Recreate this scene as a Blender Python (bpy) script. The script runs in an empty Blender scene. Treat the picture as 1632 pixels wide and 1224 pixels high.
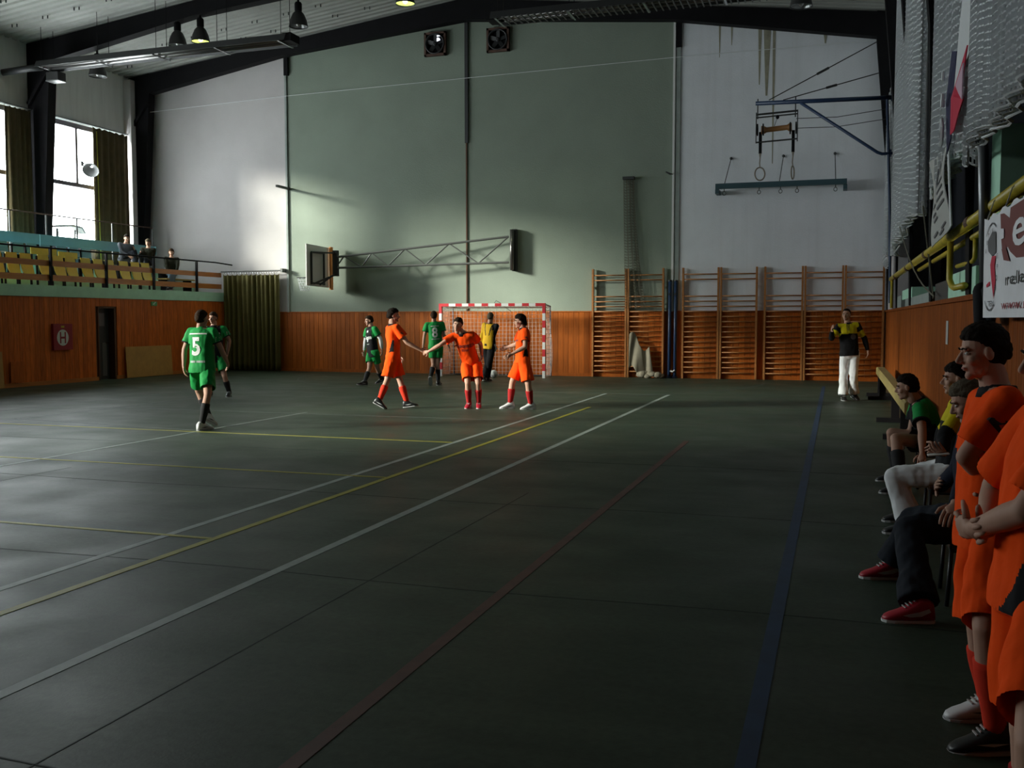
import bpy, bmesh, math, random
from mathutils import Vector, Matrix, noise
from mathutils.bvhtree import BVHTree

S = bpy.context.scene
COL = S.collection
random.seed(7)

# ------------------------------------------------------------ camera, sky, sun, exposure
cam_d = bpy.data.cameras.new('camera')
cam = bpy.data.objects.new('camera', cam_d)
COL.objects.link(cam)
cam.location = (0, 0, 1.64)
cam.rotation_euler = (math.radians(90 - 3.701), 0, math.radians(17.937))
cam_d.sensor_fit = 'HORIZONTAL'
cam_d.sensor_width = 36.0
cam_d.lens = 35.29
cam_d.clip_start = 0.05
S.camera = cam

W = bpy.data.worlds.new('World')
S.world = W
W.use_nodes = True
bg = W.node_tree.nodes['Background']
bg.inputs[0].default_value = (0.93, 0.96, 0.97, 1)
bg.inputs[1].default_value = 19.0

sun_d = bpy.data.lights.new('sun', 'SUN')
sun = bpy.data.objects.new('sun', sun_d)
COL.objects.link(sun)
sun_d.energy = 14.0
sun_d.color = (1.0, 0.95, 0.82)
sun_d.angle = math.radians(9.5)
_el = math.radians(14)
_dir = Vector((0.875 * math.cos(_el), 0.485 * math.cos(_el), -math.sin(_el)))
sun.rotation_euler = _dir.to_track_quat('-Z', 'Y').to_euler()
sun.location = (-40, 10, 20)

S.view_settings.view_transform = 'Standard'
S.view_settings.look = 'None'
S.view_settings.gamma = 1.0
S.view_settings.use_curve_mapping = False
S.view_settings.exposure = 0.0
S.cycles.max_bounces = 10
S.cycles.diffuse_bounces = 6
S.cycles.transparent_max_bounces = 16
S.cycles.sample_clamp_indirect = 6.0
S.cycles.caustics_reflective = False
S.cycles.caustics_refractive = False

# ------------------------------------------------------------ materials
MATS = {}

def L(h):
    h = h.lstrip('#')
    c = [int(h[i:i + 2], 16) / 255 for i in (0, 2, 4)]
    return tuple(x / 12.92 if x <= 0.04045 else ((x + 0.055) / 1.055) ** 2.4 for x in c)

def mat(name, col, rough=0.6, metal=0.0, var=0.0, nscale=4.0, bump=0.0, bscale=40.0, rnd=0.0, spec=0.5, stretch=(1, 1, 1), emis=None, estr=0.0, alpha=None):
    m = bpy.data.materials.new(name)
    m.use_nodes = True
    nt = m.node_tree
    b = nt.nodes['Principled BSDF']
    if isinstance(col, str):
        col = L(col)
    b.inputs['Base Color'].default_value = (*col, 1)
    b.inputs['Roughness'].default_value = rough
    b.inputs['Metallic'].default_value = metal
    b.inputs['Specular IOR Level'].default_value = spec
    if emis:
        b.inputs['Emission Color'].default_value = (*emis, 1)
        b.inputs['Emission Strength'].default_value = estr
    vec = None
    if var or bump or rnd:
        tc = nt.nodes.new('ShaderNodeTexCoord')
        mp = nt.nodes.new('ShaderNodeMapping')
        mp.inputs['Scale'].default_value = stretch
        nt.links.new(tc.outputs['Object'], mp.inputs[0])
        vec = mp.outputs[0]
        if rnd:
            oi = nt.nodes.new('ShaderNodeObjectInfo')
            ad = nt.nodes.new('ShaderNodeVectorMath')
            ad.operation = 'MULTIPLY_ADD'
            ad.inputs[1].default_value = (37, 91, 53)
            nt.links.new(oi.outputs['Random'], ad.inputs[0])
            nt.links.new(vec, ad.inputs[2])
            vec = ad.outputs[0]
    if var or rnd:
        n = nt.nodes.new('ShaderNodeTexNoise')
        n.inputs['Scale'].default_value = nscale
        n.inputs['Detail'].default_value = 5
        n.inputs['Roughness'].default_value = 0.6
        nt.links.new(vec, n.inputs['Vector'])
        mr = nt.nodes.new('ShaderNodeMapRange')
        mr.inputs['From Min'].default_value = 0.3
        mr.inputs['From Max'].default_value = 0.7
        mr.inputs['To Min'].default_value = 1 - var
        mr.inputs['To Max'].default_value = 1 + var
        nt.links.new(n.outputs['Fac'], mr.inputs['Value'])
        val = mr.outputs[0]
        if rnd:
            m2 = nt.nodes.new('ShaderNodeMapRange')
            m2.inputs['To Min'].default_value = 1 - rnd
            m2.inputs['To Max'].default_value = 1 + rnd
            nt.links.new(oi.outputs['Random'], m2.inputs['Value'])
            mu = nt.nodes.new('ShaderNodeMath')
            mu.operation = 'MULTIPLY'
            nt.links.new(val, mu.inputs[0])
            nt.links.new(m2.outputs[0], mu.inputs[1])
            val = mu.outputs[0]
        vm = nt.nodes.new('ShaderNodeVectorMath')
        vm.operation = 'SCALE'
        vm.inputs[0].default_value = col
        nt.links.new(val, vm.inputs['Scale'])
        nt.links.new(vm.outputs[0], b.inputs['Base Color'])
    if bump:
        n2 = nt.nodes.new('ShaderNodeTexNoise')
        n2.inputs['Scale'].default_value = bscale
        n2.inputs['Detail'].default_value = 3
        nt.links.new(vec, n2.inputs['Vector'])
        bp = nt.nodes.new('ShaderNodeBump')
        bp.inputs['Strength'].default_value = bump
        bp.inputs['Distance'].default_value = 0.02
        nt.links.new(n2.outputs['Fac'], bp.inputs['Height'])
        nt.links.new(bp.outputs[0], b.inputs['Normal'])
    MATS[name] = m
    return m

def floor_mat():
    m = mat('floor_green', (0.043, 0.064, 0.043), 0.42, spec=0.2)
    nt = m.node_tree
    b = nt.nodes['Principled BSDF']
    tc = nt.nodes.new('ShaderNodeTexCoord')
    def nz(scale, det, st=(1, 1, 1)):
        mp = nt.nodes.new('ShaderNodeMapping')
        mp.inputs['Scale'].default_value = st
        nt.links.new(tc.outputs['Object'], mp.inputs[0])
        n = nt.nodes.new('ShaderNodeTexNoise')
        n.inputs['Scale'].default_value = scale
        n.inputs['Detail'].default_value = det
        nt.links.new(mp.outputs[0], n.inputs['Vector'])
        return n.outputs['Fac']
    def rng(v, a, c, lo, hi):
        r = nt.nodes.new('ShaderNodeMapRange')
        for k, x in zip(('From Min', 'From Max', 'To Min', 'To Max'), (a, c, lo, hi)):
            r.inputs[k].default_value = x
        nt.links.new(v, r.inputs['Value'])
        return r.outputs[0]
    def mul(a, c):
        x = nt.nodes.new('ShaderNodeMath'); x.operation = 'MULTIPLY'
        nt.links.new(a, x.inputs[0]); nt.links.new(c, x.inputs[1])
        return x.outputs[0]
    big = rng(nz(0.5, 4), 0.3, 0.7, 0.82, 1.18)
    streak = rng(nz(1.6, 5, (0.5, 2.2, 1)), 0.3, 0.7, 0.86, 1.16)
    fine = rng(nz(22, 3), 0.3, 0.7, 0.85, 1.15)
    v = mul(mul(big, streak), fine)
    sc = rng(nz(3.0, 6, (1.2, 0.4, 1)), 0.66, 0.74, 0.0, 0.35)
    vm = nt.nodes.new('ShaderNodeVectorMath'); vm.operation = 'SCALE'
    vm.inputs[0].default_value = (0.043, 0.064, 0.043)
    nt.links.new(v, vm.inputs['Scale'])
    mx = nt.nodes.new('ShaderNodeMix'); mx.data_type = 'RGBA'
    nt.links.new(sc, mx.inputs[0]); nt.links.new(vm.outputs[0], mx.inputs[6])
    mx.inputs[7].default_value = (0.04, 0.052, 0.047, 1)
    nt.links.new(mx.outputs[2], b.inputs['Base Color'])
    rr = rng(nz(1.2, 4), 0.3, 0.7, 0.42, 0.58)
    nt.links.new(rr, b.inputs['Roughness'])
    bp = nt.nodes.new('ShaderNodeBump')
    bp.inputs['Strength'].default_value = 0.05
    bp.inputs['Distance'].default_value = 0.02
    nt.links.new(nz(60, 2), bp.inputs['Height'])
    nt.links.new(bp.outputs[0], b.inputs['Normal'])
    return m

def wall_mat(name, col, stain=0.0):
    m = mat(name, col, 0.85, var=0.06, nscale=0.7, bump=0.25, bscale=25)
    if stain:
        nt = m.node_tree
        b = nt.nodes['Principled BSDF']
        src = b.inputs['Base Color'].links[0].from_socket
        tc = nt.nodes.new('ShaderNodeTexCoord')
        mp = nt.nodes.new('ShaderNodeMapping')
        mp.inputs['Scale'].default_value = (3.0, 1, 0.12)
        nt.links.new(tc.outputs['Object'], mp.inputs[0])
        n = nt.nodes.new('ShaderNodeTexNoise')
        n.inputs['Scale'].default_value = 1.6
        n.inputs['Detail'].default_value = 6
        nt.links.new(mp.outputs[0], n.inputs['Vector'])
        r = nt.nodes.new('ShaderNodeMapRange')
        r.inputs['From Min'].default_value = 0.5; r.inputs['From Max'].default_value = 0.8
        r.inputs['To Min'].default_value = 0; r.inputs['To Max'].default_value = stain
        nt.links.new(n.outputs['Fac'], r.inputs['Value'])
        mx = nt.nodes.new('ShaderNodeMix'); mx.data_type = 'RGBA'
        nt.links.new(r.outputs[0], mx.inputs[0]); nt.links.new(src, mx.inputs[6])
        mx.inputs[7].default_value = (0.22, 0.2, 0.14, 1)
        nt.links.new(mx.outputs[2], b.inputs['Base Color'])
    return m

floor_mat()
wall_mat('plaster_white', (0.54, 0.51, 0.51))
wall_mat('plaster_green', (0.25, 0.295, 0.242))
wall_mat('plaster_pale', (0.84, 0.86, 0.91), 0.08)
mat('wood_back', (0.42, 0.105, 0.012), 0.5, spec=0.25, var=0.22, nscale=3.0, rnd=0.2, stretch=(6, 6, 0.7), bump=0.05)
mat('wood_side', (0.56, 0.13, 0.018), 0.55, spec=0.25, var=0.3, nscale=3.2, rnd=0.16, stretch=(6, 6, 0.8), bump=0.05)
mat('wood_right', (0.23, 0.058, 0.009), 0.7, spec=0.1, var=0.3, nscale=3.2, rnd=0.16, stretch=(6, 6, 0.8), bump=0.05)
mat('wood_bar', (0.42, 0.17, 0.05), 0.45, var=0.18, nscale=4, stretch=(1, 6, 6))
mat('wood_dark', (0.10, 0.035, 0.012), 0.5, var=0.2, nscale=4)
mat('plywood', (0.50, 0.27, 0.07), 0.6, var=0.12, nscale=5)
mat('rail_wood', (0.46, 0.155, 0.03), 0.4, var=0.2, nscale=3, stretch=(6, 0.7, 6))
mat('black_steel', (0.008, 0.0075, 0.009), 0.7, spec=0.15, var=0.2, nscale=3)
mat('grey_steel', (0.13, 0.135, 0.13), 0.5, metal=0.3)
mat('dark_grey', (0.035, 0.036, 0.038), 0.5)
mat('lamp_metal', (0.05, 0.05, 0.05), 0.4, metal=0.4)
mat('lamp_inner', (0.35, 0.36, 0.36), 0.3, metal=0.6)
mat('chrome', (0.55, 0.56, 0.57), 0.2, metal=1.0)
mat('blue_steel', (0.02, 0.045, 0.11), 0.4)
mat('teal_steel', (0.045, 0.095, 0.115), 0.5)
mat('roof_sheet', (0.31, 0.315, 0.29), 0.55, var=0.1, nscale=2)
mat('mint', (0.46, 0.76, 0.58), 0.7, var=0.08, nscale=3)
mat('concrete', (0.30, 0.34, 0.32), 0.85, var=0.12, nscale=3)
mat('upper_panel', (0.72, 0.75, 0.74), 0.8, var=0.08, nscale=1.5, stretch=(1, 3, 0.4))
mat('seat_yellow', (0.52, 0.42, 0.03), 0.45, var=0.08, nscale=6)
mat('seat_blue', (0.10, 0.27, 0.36), 0.5, var=0.08, nscale=6)
mat('board_blue', (0.16, 0.38, 0.45), 0.6, var=0.06)
mat('curtain_brown', (0.085, 0.062, 0.022), 0.85, var=0.2, nscale=3, bump=0.1)
mat('curtain_olive', (0.10, 0.085, 0.016), 0.75, var=0.2, nscale=2.5, bump=0.1)
mat('frame_grey', (0.10, 0.09, 0.11), 0.6)
mat('white_paint', (0.75, 0.75, 0.74), 0.45)
mat('red_paint', (0.55, 0.02, 0.03), 0.45)
mat('line_white', (0.30, 0.35, 0.32), 0.55, var=0.18, nscale=6)
mat('line_faint', (0.07, 0.09, 0.08), 0.55, var=0.25, nscale=6)
mat('line_yellow', (0.33, 0.31, 0.02), 0.55, var=0.18, nscale=6)
mat('line_red', (0.10, 0.038, 0.028), 0.55, var=0.25, nscale=6)
mat('line_blue', (0.012, 0.042, 0.10), 0.55, var=0.2, nscale=6)
mat('floor_joint', (0.019, 0.028, 0.022), 0.8)
mat('net_white', (0.84, 0.86, 0.88), 0.8)
mat('net_pink', (0.62, 0.50, 0.44), 0.8)
mat('sheet_beige', (0.26, 0.23, 0.17), 0.9, var=0.15)
mat('net_grey', (0.17, 0.16, 0.12), 0.9)
mat('yellow_pipe', (0.48, 0.37, 0.03), 0.4, var=0.2, nscale=5)
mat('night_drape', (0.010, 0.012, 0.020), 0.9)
mat('banner_white', (0.80, 0.80, 0.84), 0.6, var=0.05)
mat('banner_maroon', (0.16, 0.02, 0.02), 0.6)
mat('ink', (0.02, 0.02, 0.025), 0.6)
mat('ink_grey', (0.09, 0.09, 0.10), 0.6)
mat('flag_red', (0.55, 0.01, 0.05), 0.7)
mat('flag_white', (0.66, 0.68, 0.70), 0.7)
mat('navy_cloth', (0.015, 0.015, 0.06), 0.8)
mat('paper_grey', (0.42, 0.42, 0.40), 0.8)
mat('leather', (0.32, 0.15, 0.05), 0.5)
mat('ring_wood', (0.30, 0.25, 0.20), 0.5)
mat('skin', (0.50, 0.285, 0.205), 0.6, spec=0.3, var=0.06, nscale=9)
mat('skin_lip', (0.33, 0.11, 0.09), 0.5)
mat('eye_white', (0.6, 0.58, 0.55), 0.3)
mat('eye_dark', (0.02, 0.014, 0.01), 0.2)
mat('hair_dark', (0.014, 0.009, 0.006), 0.85, spec=0.12, var=0.4, nscale=30, bump=0.4, bscale=60)
mat('hair_brown', (0.035, 0.02, 0.011), 0.85, spec=0.12, var=0.4, nscale=30, bump=0.4, bscale=60)
mat('hair_grey', (0.10, 0.08, 0.055), 0.85, spec=0.12, var=0.3, nscale=30, bump=0.4, bscale=60)
CLO = dict(bump=0.25, bscale=14, spec=0.15)
mat('orange', (1.0, 0.085, 0.004), 0.9, var=0.06, nscale=5, **CLO)
mat('orange_sock', (0.72, 0.045, 0.02), 0.85, **CLO)
mat('red_sock', (0.36, 0.02, 0.02), 0.85, **CLO)
mat('green', (0.012, 0.27, 0.06), 0.65, var=0.06, nscale=5, **CLO)
mat('black_cloth', (0.012, 0.012, 0.014), 0.8, **CLO)
mat('black_sock', (0.010, 0.010, 0.012), 0.85)
mat('yellow_cloth', (0.62, 0.52, 0.01), 0.7, **CLO)
mat('keeper_yellow', (0.62, 0.36, 0.015), 0.7, **CLO)
mat('white_cloth', (0.82, 0.83, 0.85), 0.8, **CLO)
mat('jeans_dark', (0.022, 0.026, 0.034), 0.9, **CLO)
mat('jeans_blue', (0.10, 0.15, 0.20), 0.9, **CLO)
mat('navy_jacket', (0.012, 0.014, 0.028), 0.8, **CLO)
mat('grey_jacket', (0.09, 0.10, 0.12), 0.8, **CLO)
mat('dark_jacket', (0.025, 0.026, 0.016), 0.8, **CLO)
mat('shoe_white', (0.70, 0.71, 0.72), 0.4)
mat('shoe_black', (0.014, 0.014, 0.015), 0.4)
mat('shoe_red', (0.42, 0.012, 0.03), 0.5)
mat('shoe_sole', (0.45, 0.45, 0.45), 0.7)
mat('number_white', (0.72, 0.74, 0.72), 0.6)
mat('exit_green', (0.10, 0.35, 0.12), 0.5)
mat('bag_blue', (0.012, 0.015, 0.06), 0.7)
mat('bag_red', (0.20, 0.012, 0.02), 0.7)
mat('lit_bulb', (0.9, 0.95, 0.8), 0.4, emis=(0.85, 1.0, 0.62), estr=12.0)
mat('lit_ring', (0.5, 0.55, 0.2), 0.4, emis=(0.65, 0.75, 0.12), estr=0.8)
mat('daylight_glow', (0.8, 0.85, 0.9), 0.4, emis=(0.8, 0.88, 1.0), estr=2.5)  # emissive colour imitating daylight behind the fan

mat('rust_steel', (0.10, 0.05, 0.035), 0.7, var=0.3, nscale=8)
mat('orange_pad', (0.85, 0.28, 0.05), 0.6)
mat('tube_steel', (0.16, 0.155, 0.15), 0.3, metal=0.8)
mat('yellow_wood', (0.40, 0.30, 0.08), 0.5)
mat('lamp_white', (0.30, 0.30, 0.30), 0.5)
mat('yellow_cord', (0.42, 0.40, 0.05), 0.7)
mat('sign_red', (0.30, 0.008, 0.02), 0.5)
mat('ball_grey', (0.45, 0.45, 0.45), 0.6)
mat('flag_pink', (0.62, 0.40, 0.50), 0.7)
mat('post_steel', (0.20, 0.21, 0.22), 0.35, metal=0.6)
mat('red_ink', (0.28, 0.02, 0.04), 0.6)
mat('beam_wood', (0.34, 0.26, 0.09), 0.6, var=0.15, nscale=3)
mat('ink_maroon', (0.22, 0.015, 0.01), 0.7)
mat('rust', (0.34, 0.32, 0.24), 0.9, var=0.2)
mat('door_glass', (0.20, 0.20, 0.21), 0.12)

def glass_mat():
    m = bpy.data.materials.new('window_glass')
    m.use_nodes = True
    nt = m.node_tree
    nt.nodes.clear()
    o = nt.nodes.new('ShaderNodeOutputMaterial')
    t = nt.nodes.new('ShaderNodeBsdfTransparent')
    t.inputs[0].default_value = (0.93, 0.96, 0.96, 1)
    g = nt.nodes.new('ShaderNodeBsdfGlossy')
    g.inputs['Roughness'].default_value = 0.05
    x = nt.nodes.new('ShaderNodeMixShader')
    x.inputs[0].default_value = 0.05; nt.links.new(t.outputs[0], x.inputs[1]); nt.links.new(g.outputs[0], x.inputs[2])
    nt.links.new(x.outputs[0], o.inputs[0])
    MATS['window_glass'] = m
glass_mat()

# ------------------------------------------------------------ geometry helpers
class MB:
    """collects vertices and faces of one mesh (world coordinates)"""
    def __init__(self):
        self.v = []; self.f = []; self.m = []; self.mi = 0
    def add(self, vs, fs):
        o = len(self.v)
        self.v += [tuple(p) for p in vs]
        for q in fs:
            self.f.append(tuple(i + o for i in q)); self.m.append(self.mi)
        return self
    def box(self, a, b):
        x0, y0, z0 = a; x1, y1, z1 = b
        x0, x1 = min(x0, x1), max(x0, x1); y0, y1 = min(y0, y1), max(y0, y1); z0, z1 = min(z0, z1), max(z0, z1)
        vs = [(x0, y0, z0), (x1, y0, z0), (x1, y1, z0), (x0, y1, z0), (x0, y0, z1), (x1, y0, z1), (x1, y1, z1), (x0, y1, z1)]
        return self.add(vs, [(0, 3, 2, 1), (4, 5, 6, 7), (0, 1, 5, 4), (1, 2, 6, 5), (2, 3, 7, 6), (3, 0, 4, 7)])
    def obox(self, c, ax, ay, az):
        c = Vector(c); ax = Vector(ax); ay = Vector(ay); az = Vector(az)
        if ax.cross(ay).dot(az) < 0: ax = -ax
        vs = [c + ax * i + ay * j + az * k for k in (-1, 1) for j, i in ((-1, -1), (-1, 1), (1, 1), (1, -1))]
        return self.add(vs, [(0, 3, 2, 1), (4, 5, 6, 7), (0, 1, 5, 4), (1, 2, 6, 5), (2, 3, 7, 6), (3, 0, 4, 7)])
    def bar(self, p, q, w, h, up=(0, 0, 1)):
        p = Vector(p); q = Vector(q); d = (q - p)
        u = Vector(up); r = d.cross(u)
        if r.length < 1e-6: r = d.cross(Vector((1, 0, 0)))
        r.normalize(); u = r.cross(d).normalized()
        return self.obox((p + q) / 2, d / 2, r * w / 2, u * h / 2)
    def loft(self, rings, cap=True):
        n = len(rings[0]); vs = [p for r in rings for p in r]; fs = []
        for i in range(len(rings) - 1):
            for j in range(n):
                k = (j + 1) % n
                fs.append((i * n + j, i * n + k, (i + 1) * n + k, (i + 1) * n + j))
        if cap:
            fs.append(tuple(range(n))[::-1]); fs.append(tuple((len(rings) - 1) * n + j for j in range(n)))
        return self.add(vs, fs)
    def tube(self, pts, r, n=8, r1=None, cap=True):
        pts = [Vector(p) for p in pts]; rings = []
        t0 = (pts[1] - pts[0]).normalized()
        a = t0.orthogonal().normalized()
        for i, p in enumerate(pts):
            if i == 0: t = pts[1] - p
            elif i == len(pts) - 1: t = p - pts[i - 1]
            else: t = (pts[i + 1] - p).normalized() + (p - pts[i - 1]).normalized()
            t.normalize()
            a = (a - t * a.dot(t)).normalized(); b = t.cross(a)
            rr = r if r1 is None else r + (r1 - r) * i / (len(pts) - 1)
            if isinstance(r, (list, tuple)): rr = r[i]
            rings.append([p + a * (rr * math.cos(2 * math.pi * j / n)) + b * (rr * math.sin(2 * math.pi * j / n)) for j in range(n)])
        return self.loft(rings, cap)
    def capsule(self, p, q, r0, r1, n=12):
        p = Vector(p); q = Vector(q); d = q - p; ln = d.length
        if ln < 1e-5:
            return self.ell(p, (r0, 0, 0), (0, r0, 0), (0, 0, r0))
        d /= ln
        pts = []; rs = []
        for k in (80, 55, 30, 0):
            pts.append(p - d * r0 * math.sin(math.radians(k))); rs.append(r0 * math.cos(math.radians(k)))
        for k in (0, 30, 55, 80):
            pts.append(q + d * r1 * math.sin(math.radians(k))); rs.append(r1 * math.cos(math.radians(k)))
        a = d.orthogonal().normalized(); b = d.cross(a)
        rings = [[c + a * (r * math.cos(2 * math.pi * j / n)) + b * (r * math.sin(2 * math.pi * j / n)) for j in range(n)] for c, r in zip(pts, rs)]
        return self.loft(rings)
    def ell(self, c, a, b, u, n=14, m=9):
        c = Vector(c); a = Vector(a); b = Vector(b); u = Vector(u)
        if a.cross(b).dot(u) < 0: a = -a
        rings = []
        for i in range(m):
            th = -math.pi / 2 + math.pi * (i + 0.5) / m
            rings.append([c + (a * math.cos(2 * math.pi * j / n) + b * math.sin(2 * math.pi * j / n)) * math.cos(th) + u * math.sin(th) for j in range(n)])
        return self.loft(rings)
    def prism(self, poly, d):
        """poly: 3-D points in order, extruded by d"""
        d = Vector(d); n = len(poly)
        vs = [Vector(p) for p in poly] + [Vector(p) + d for p in poly]
        fs = [tuple(range(n))[::-1], tuple(range(n, 2 * n))]
        for i in range(n):
            j = (i + 1) % n
            fs.append((i, j, n + j, n + i))
        return self.add(vs, fs)
    def lathe(self, base, axis, prof, n=20, cap=False):
        base = Vector(base); ax = Vector(axis).normalized(); a = ax.orthogonal().normalized(); b = ax.cross(a)
        rings = [[base + ax * h + a * (r * math.cos(2 * math.pi * j / n)) + b * (r * math.sin(2 * math.pi * j / n)) for j in range(n)] for r, h in prof]
        return self.loft(rings, cap)

def ringpts(c, a, b, n=20, p=2.0):
    out = []
    for j in range(n):
        t = 2 * math.pi * j / n
        x = math.cos(t); y = math.sin(t)
        x = math.copysign(abs(x) ** (2 / p), x); y = math.copysign(abs(y) ** (2 / p), y)
        out.append(c + a * x + b * y)
    return out

def new_mesh(name, mb, mats, smooth=False, base=(0, 0, 0)):
    bx, by, bz = base
    me = bpy.data.meshes.new(name)
    me.from_pydata([(x - bx, y - by, z - bz) for x, y, z in mb.v], [], mb.f)
    if isinstance(mats, str): mats = [mats]
    for k in mats: me.materials.append(MATS[k])
    if len(mats) > 1: me.polygons.foreach_set('material_index', mb.m)
    if smooth: me.polygons.foreach_set('use_smooth', [True] * len(me.polygons))
    me.update()
    return me

def world_base(parent):
    b = Vector((0, 0, 0)); o = parent
    while o is not None:
        b += o.location; o = o.parent
    return b

def obj(name, mb, mats, parent=None, smooth=False, label=None, fixn=False):
    base = world_base(parent)
    me = new_mesh(name, mb, mats, smooth, base)
    if fixn:
        bm = bmesh.new(); bm.from_mesh(me); bmesh.ops.recalc_face_normals(bm, faces=bm.faces); bm.to_mesh(me); bm.free()
    o = bpy.data.objects.new(name, me)
    COL.objects.link(o)
    if parent is not None: o.parent = parent
    if label: o['label'] = label
    return o

def tag(o, label, cat, group=None):
    o['label'] = label; o['category'] = cat
    if group: o['group'] = group
    return o

def thing(name, label, cat, loc, group=None):
    o = bpy.data.objects.new(name, None)
    o.empty_display_size = 0.1
    COL.objects.link(o)
    o.location = loc
    return tag(o, label, cat, group)

def struct(name, mb, mats, parent=None, smooth=False, fixn=False):
    o = obj(name, mb, mats, parent, smooth, fixn=fixn)
    if parent is None: o['kind'] = 'structure'
    return o

def sroot(name, loc=(0, 0, 0)):
    o = bpy.data.objects.new(name, None)
    COL.objects.link(o); o.location = loc; o['kind'] = 'structure'
    return o

def inst(name, me, parent, loc, rot=None):
    """another object sharing mesh data; loc in the parent's frame"""
    o = bpy.data.objects.new(name, me)
    COL.objects.link(o)
    if parent is not None: o.parent = parent
    o.location = loc
    if rot: o.rotation_euler = rot
    return o

def dup(root, shift):
    """a thing copied with its parts and sub-parts"""
    r = root.copy(); COL.objects.link(r); r.location = Vector(root.location) + Vector(shift)
    for ch in list(root.children):
        c = ch.copy(); COL.objects.link(c); c.parent = r
        for g in list(ch.children):
            d = g.copy(); COL.objects.link(d); d.parent = c
    return r

def text2d(s, size=1.0, res=3, bold=0.0):
    cu = bpy.data.curves.new('glyphs', 'FONT')
    cu.body = s; cu.size = size; cu.resolution_u = res; cu.align_x = 'CENTER'; cu.offset = bold
    o = bpy.data.objects.new('glyphs', cu)
    COL.objects.link(o)
    bpy.context.view_layer.update()
    dg = bpy.context.evaluated_depsgraph_get()
    me = o.evaluated_get(dg).to_mesh()
    vs = [(v.co.x, v.co.y) for v in me.vertices]
    fs = [tuple(p.vertices) for p in me.polygons]
    o.evaluated_get(dg).to_mesh_clear()
    bpy.data.objects.remove(o); bpy.data.curves.remove(cu)
    if vs:
        ys = [y for x, y in vs]; xs = [x for x, y in vs]
        cx = (min(xs) + max(xs)) / 2; cy = (min(ys) + max(ys)) / 2
        vs = [(x - cx, y - cy) for x, y in vs]
    return vs, fs

def flat_text(s, c, right, up, size, mats, parent, name='lettering', sx=1.0, bold=0.0):
    vs, fs = text2d(s, size, bold=bold)
    c = Vector(c); r = Vector(right).normalized(); u = Vector(up).normalized()
    mb = MB(); mb.add([c + r * (x * sx) + u * y for x, y in vs], fs)
    return obj(name, mb, mats, parent)
# ------------------------------------------------------------ large structure
Y0, YB, XL, XR = -9.3, 28.05, -22.0, 1.2
APX = -10.4

def ceil_z(x): return 10.85 - 0.125 * abs(x - APX)
def raft_z(x):
    d = abs(x - APX)
    return 10.24 - 0.09 * d if d < 6 else 9.70 - 0.171 * (d - 6)

# floor, with its painted lines and joints
fm = MB(); fm.box((XL - 0.5, Y0, -0.2), (XR + 3, YB + 0.3, 0.0))
floor = struct('floor', fm, 'floor_green')

def line(x0, y0, x1, y1, m, w=0.05, lift=0.002):
    mb = MB(); p = Vector((x0, y0, 0)); q = Vector((x1, y1, 0))
    mb.bar(p + Vector((0, 0, lift / 2)), q + Vector((0, 0, lift / 2)), w, lift)
    return obj('painted_line', mb, m, floor)

def arc(cx, cy, r, a0, a1, m, w=0.05, n=40, lift=0.002):
    mb = MB(); vs = []; fs = []
    for i in range(n + 1):
        t = math.radians(a0 + (a1 - a0) * i / n)
        for rr in (r - w / 2, r + w / 2):
            vs.append((cx + rr * math.cos(t), cy + rr * math.sin(t), lift))
    for i in range(n): fs.append((2 * i, 2 * i + 1, 2 * i + 3, 2 * i + 2))
    mb.add(vs, fs)
    return obj('painted_line', mb, m, floor)

line(-3.45, -6, -3.45, 21.7, 'line_white', 0.075)
line(-4.81, -4, -4.83, 21.65, 'line_white', 0.07)
line(-4.42, 0.4, -4.37, 18.2, 'line_yellow', 0.065, 0.003)
line(-13.3, 6.40, -4.42, 6.37, 'line_yellow', 0.05, 0.003)
line(-13.3, 9.45, -4.42, 9.42, 'line_yellow', 0.05, 0.003)
line(-13.3, 12.5, -4.85, 12.40, 'line_yellow', 0.05, 0.003)
line(-12.8, 15.45, -4.85, 15.42, 'line_faint', 0.05)
line(-8.88, 2.0, -8.87, 15.66, 'line_white', 0.05)
line(-12.9, 8.0, -12.68, 18.2, 'line_faint', 0.05)
line(-12.9, 13.2, -8.9, 12.6, 'line_faint', 0.05)
line(-14.2, 6.0, -14.2, 21.6, 'line_faint', 0.05)
line(-14.2, 21.64, -3.45, 21.68, 'line_faint', 0.05)
line(-0.29, -5, -0.29, 25.6, 'line_blue', 0.075)
line(-1.87, -3, -1.9, 13.5, 'line_red', 0.07)
arc(-9.3, 26.75, 7.6, 200, 360, 'line_faint', 0.05)
arc(-9.3, 26.9, 5.4, 180, 360, 'line_faint', 0.05)
rj = random.Random(3)
for i in range(4):
    y = 2.9 + i * 2.75
    mb = MB(); x0 = -12 + rj.uniform(-1, 1); n = 24
    pts = [(x0 + 13.0 * k / n, y + 0.03 * math.sin(k * 0.9 + i) , 0.0006) for k in range(n + 1)]
    for a, b2 in zip(pts, pts[1:]): mb.bar(a, b2, 0.010, 0.0012)
    obj('floor_joint', mb, 'floor_joint', floor)
for i in range(2):
    x = -8.1 + i * 5.3
    mb = MB(); mb.bar((x, 0.2, 0.0006), (x + 0.05, 9.0, 0.0006), 0.008, 0.0012)
    obj('floor_joint', mb, 'floor_joint', floor)

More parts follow.
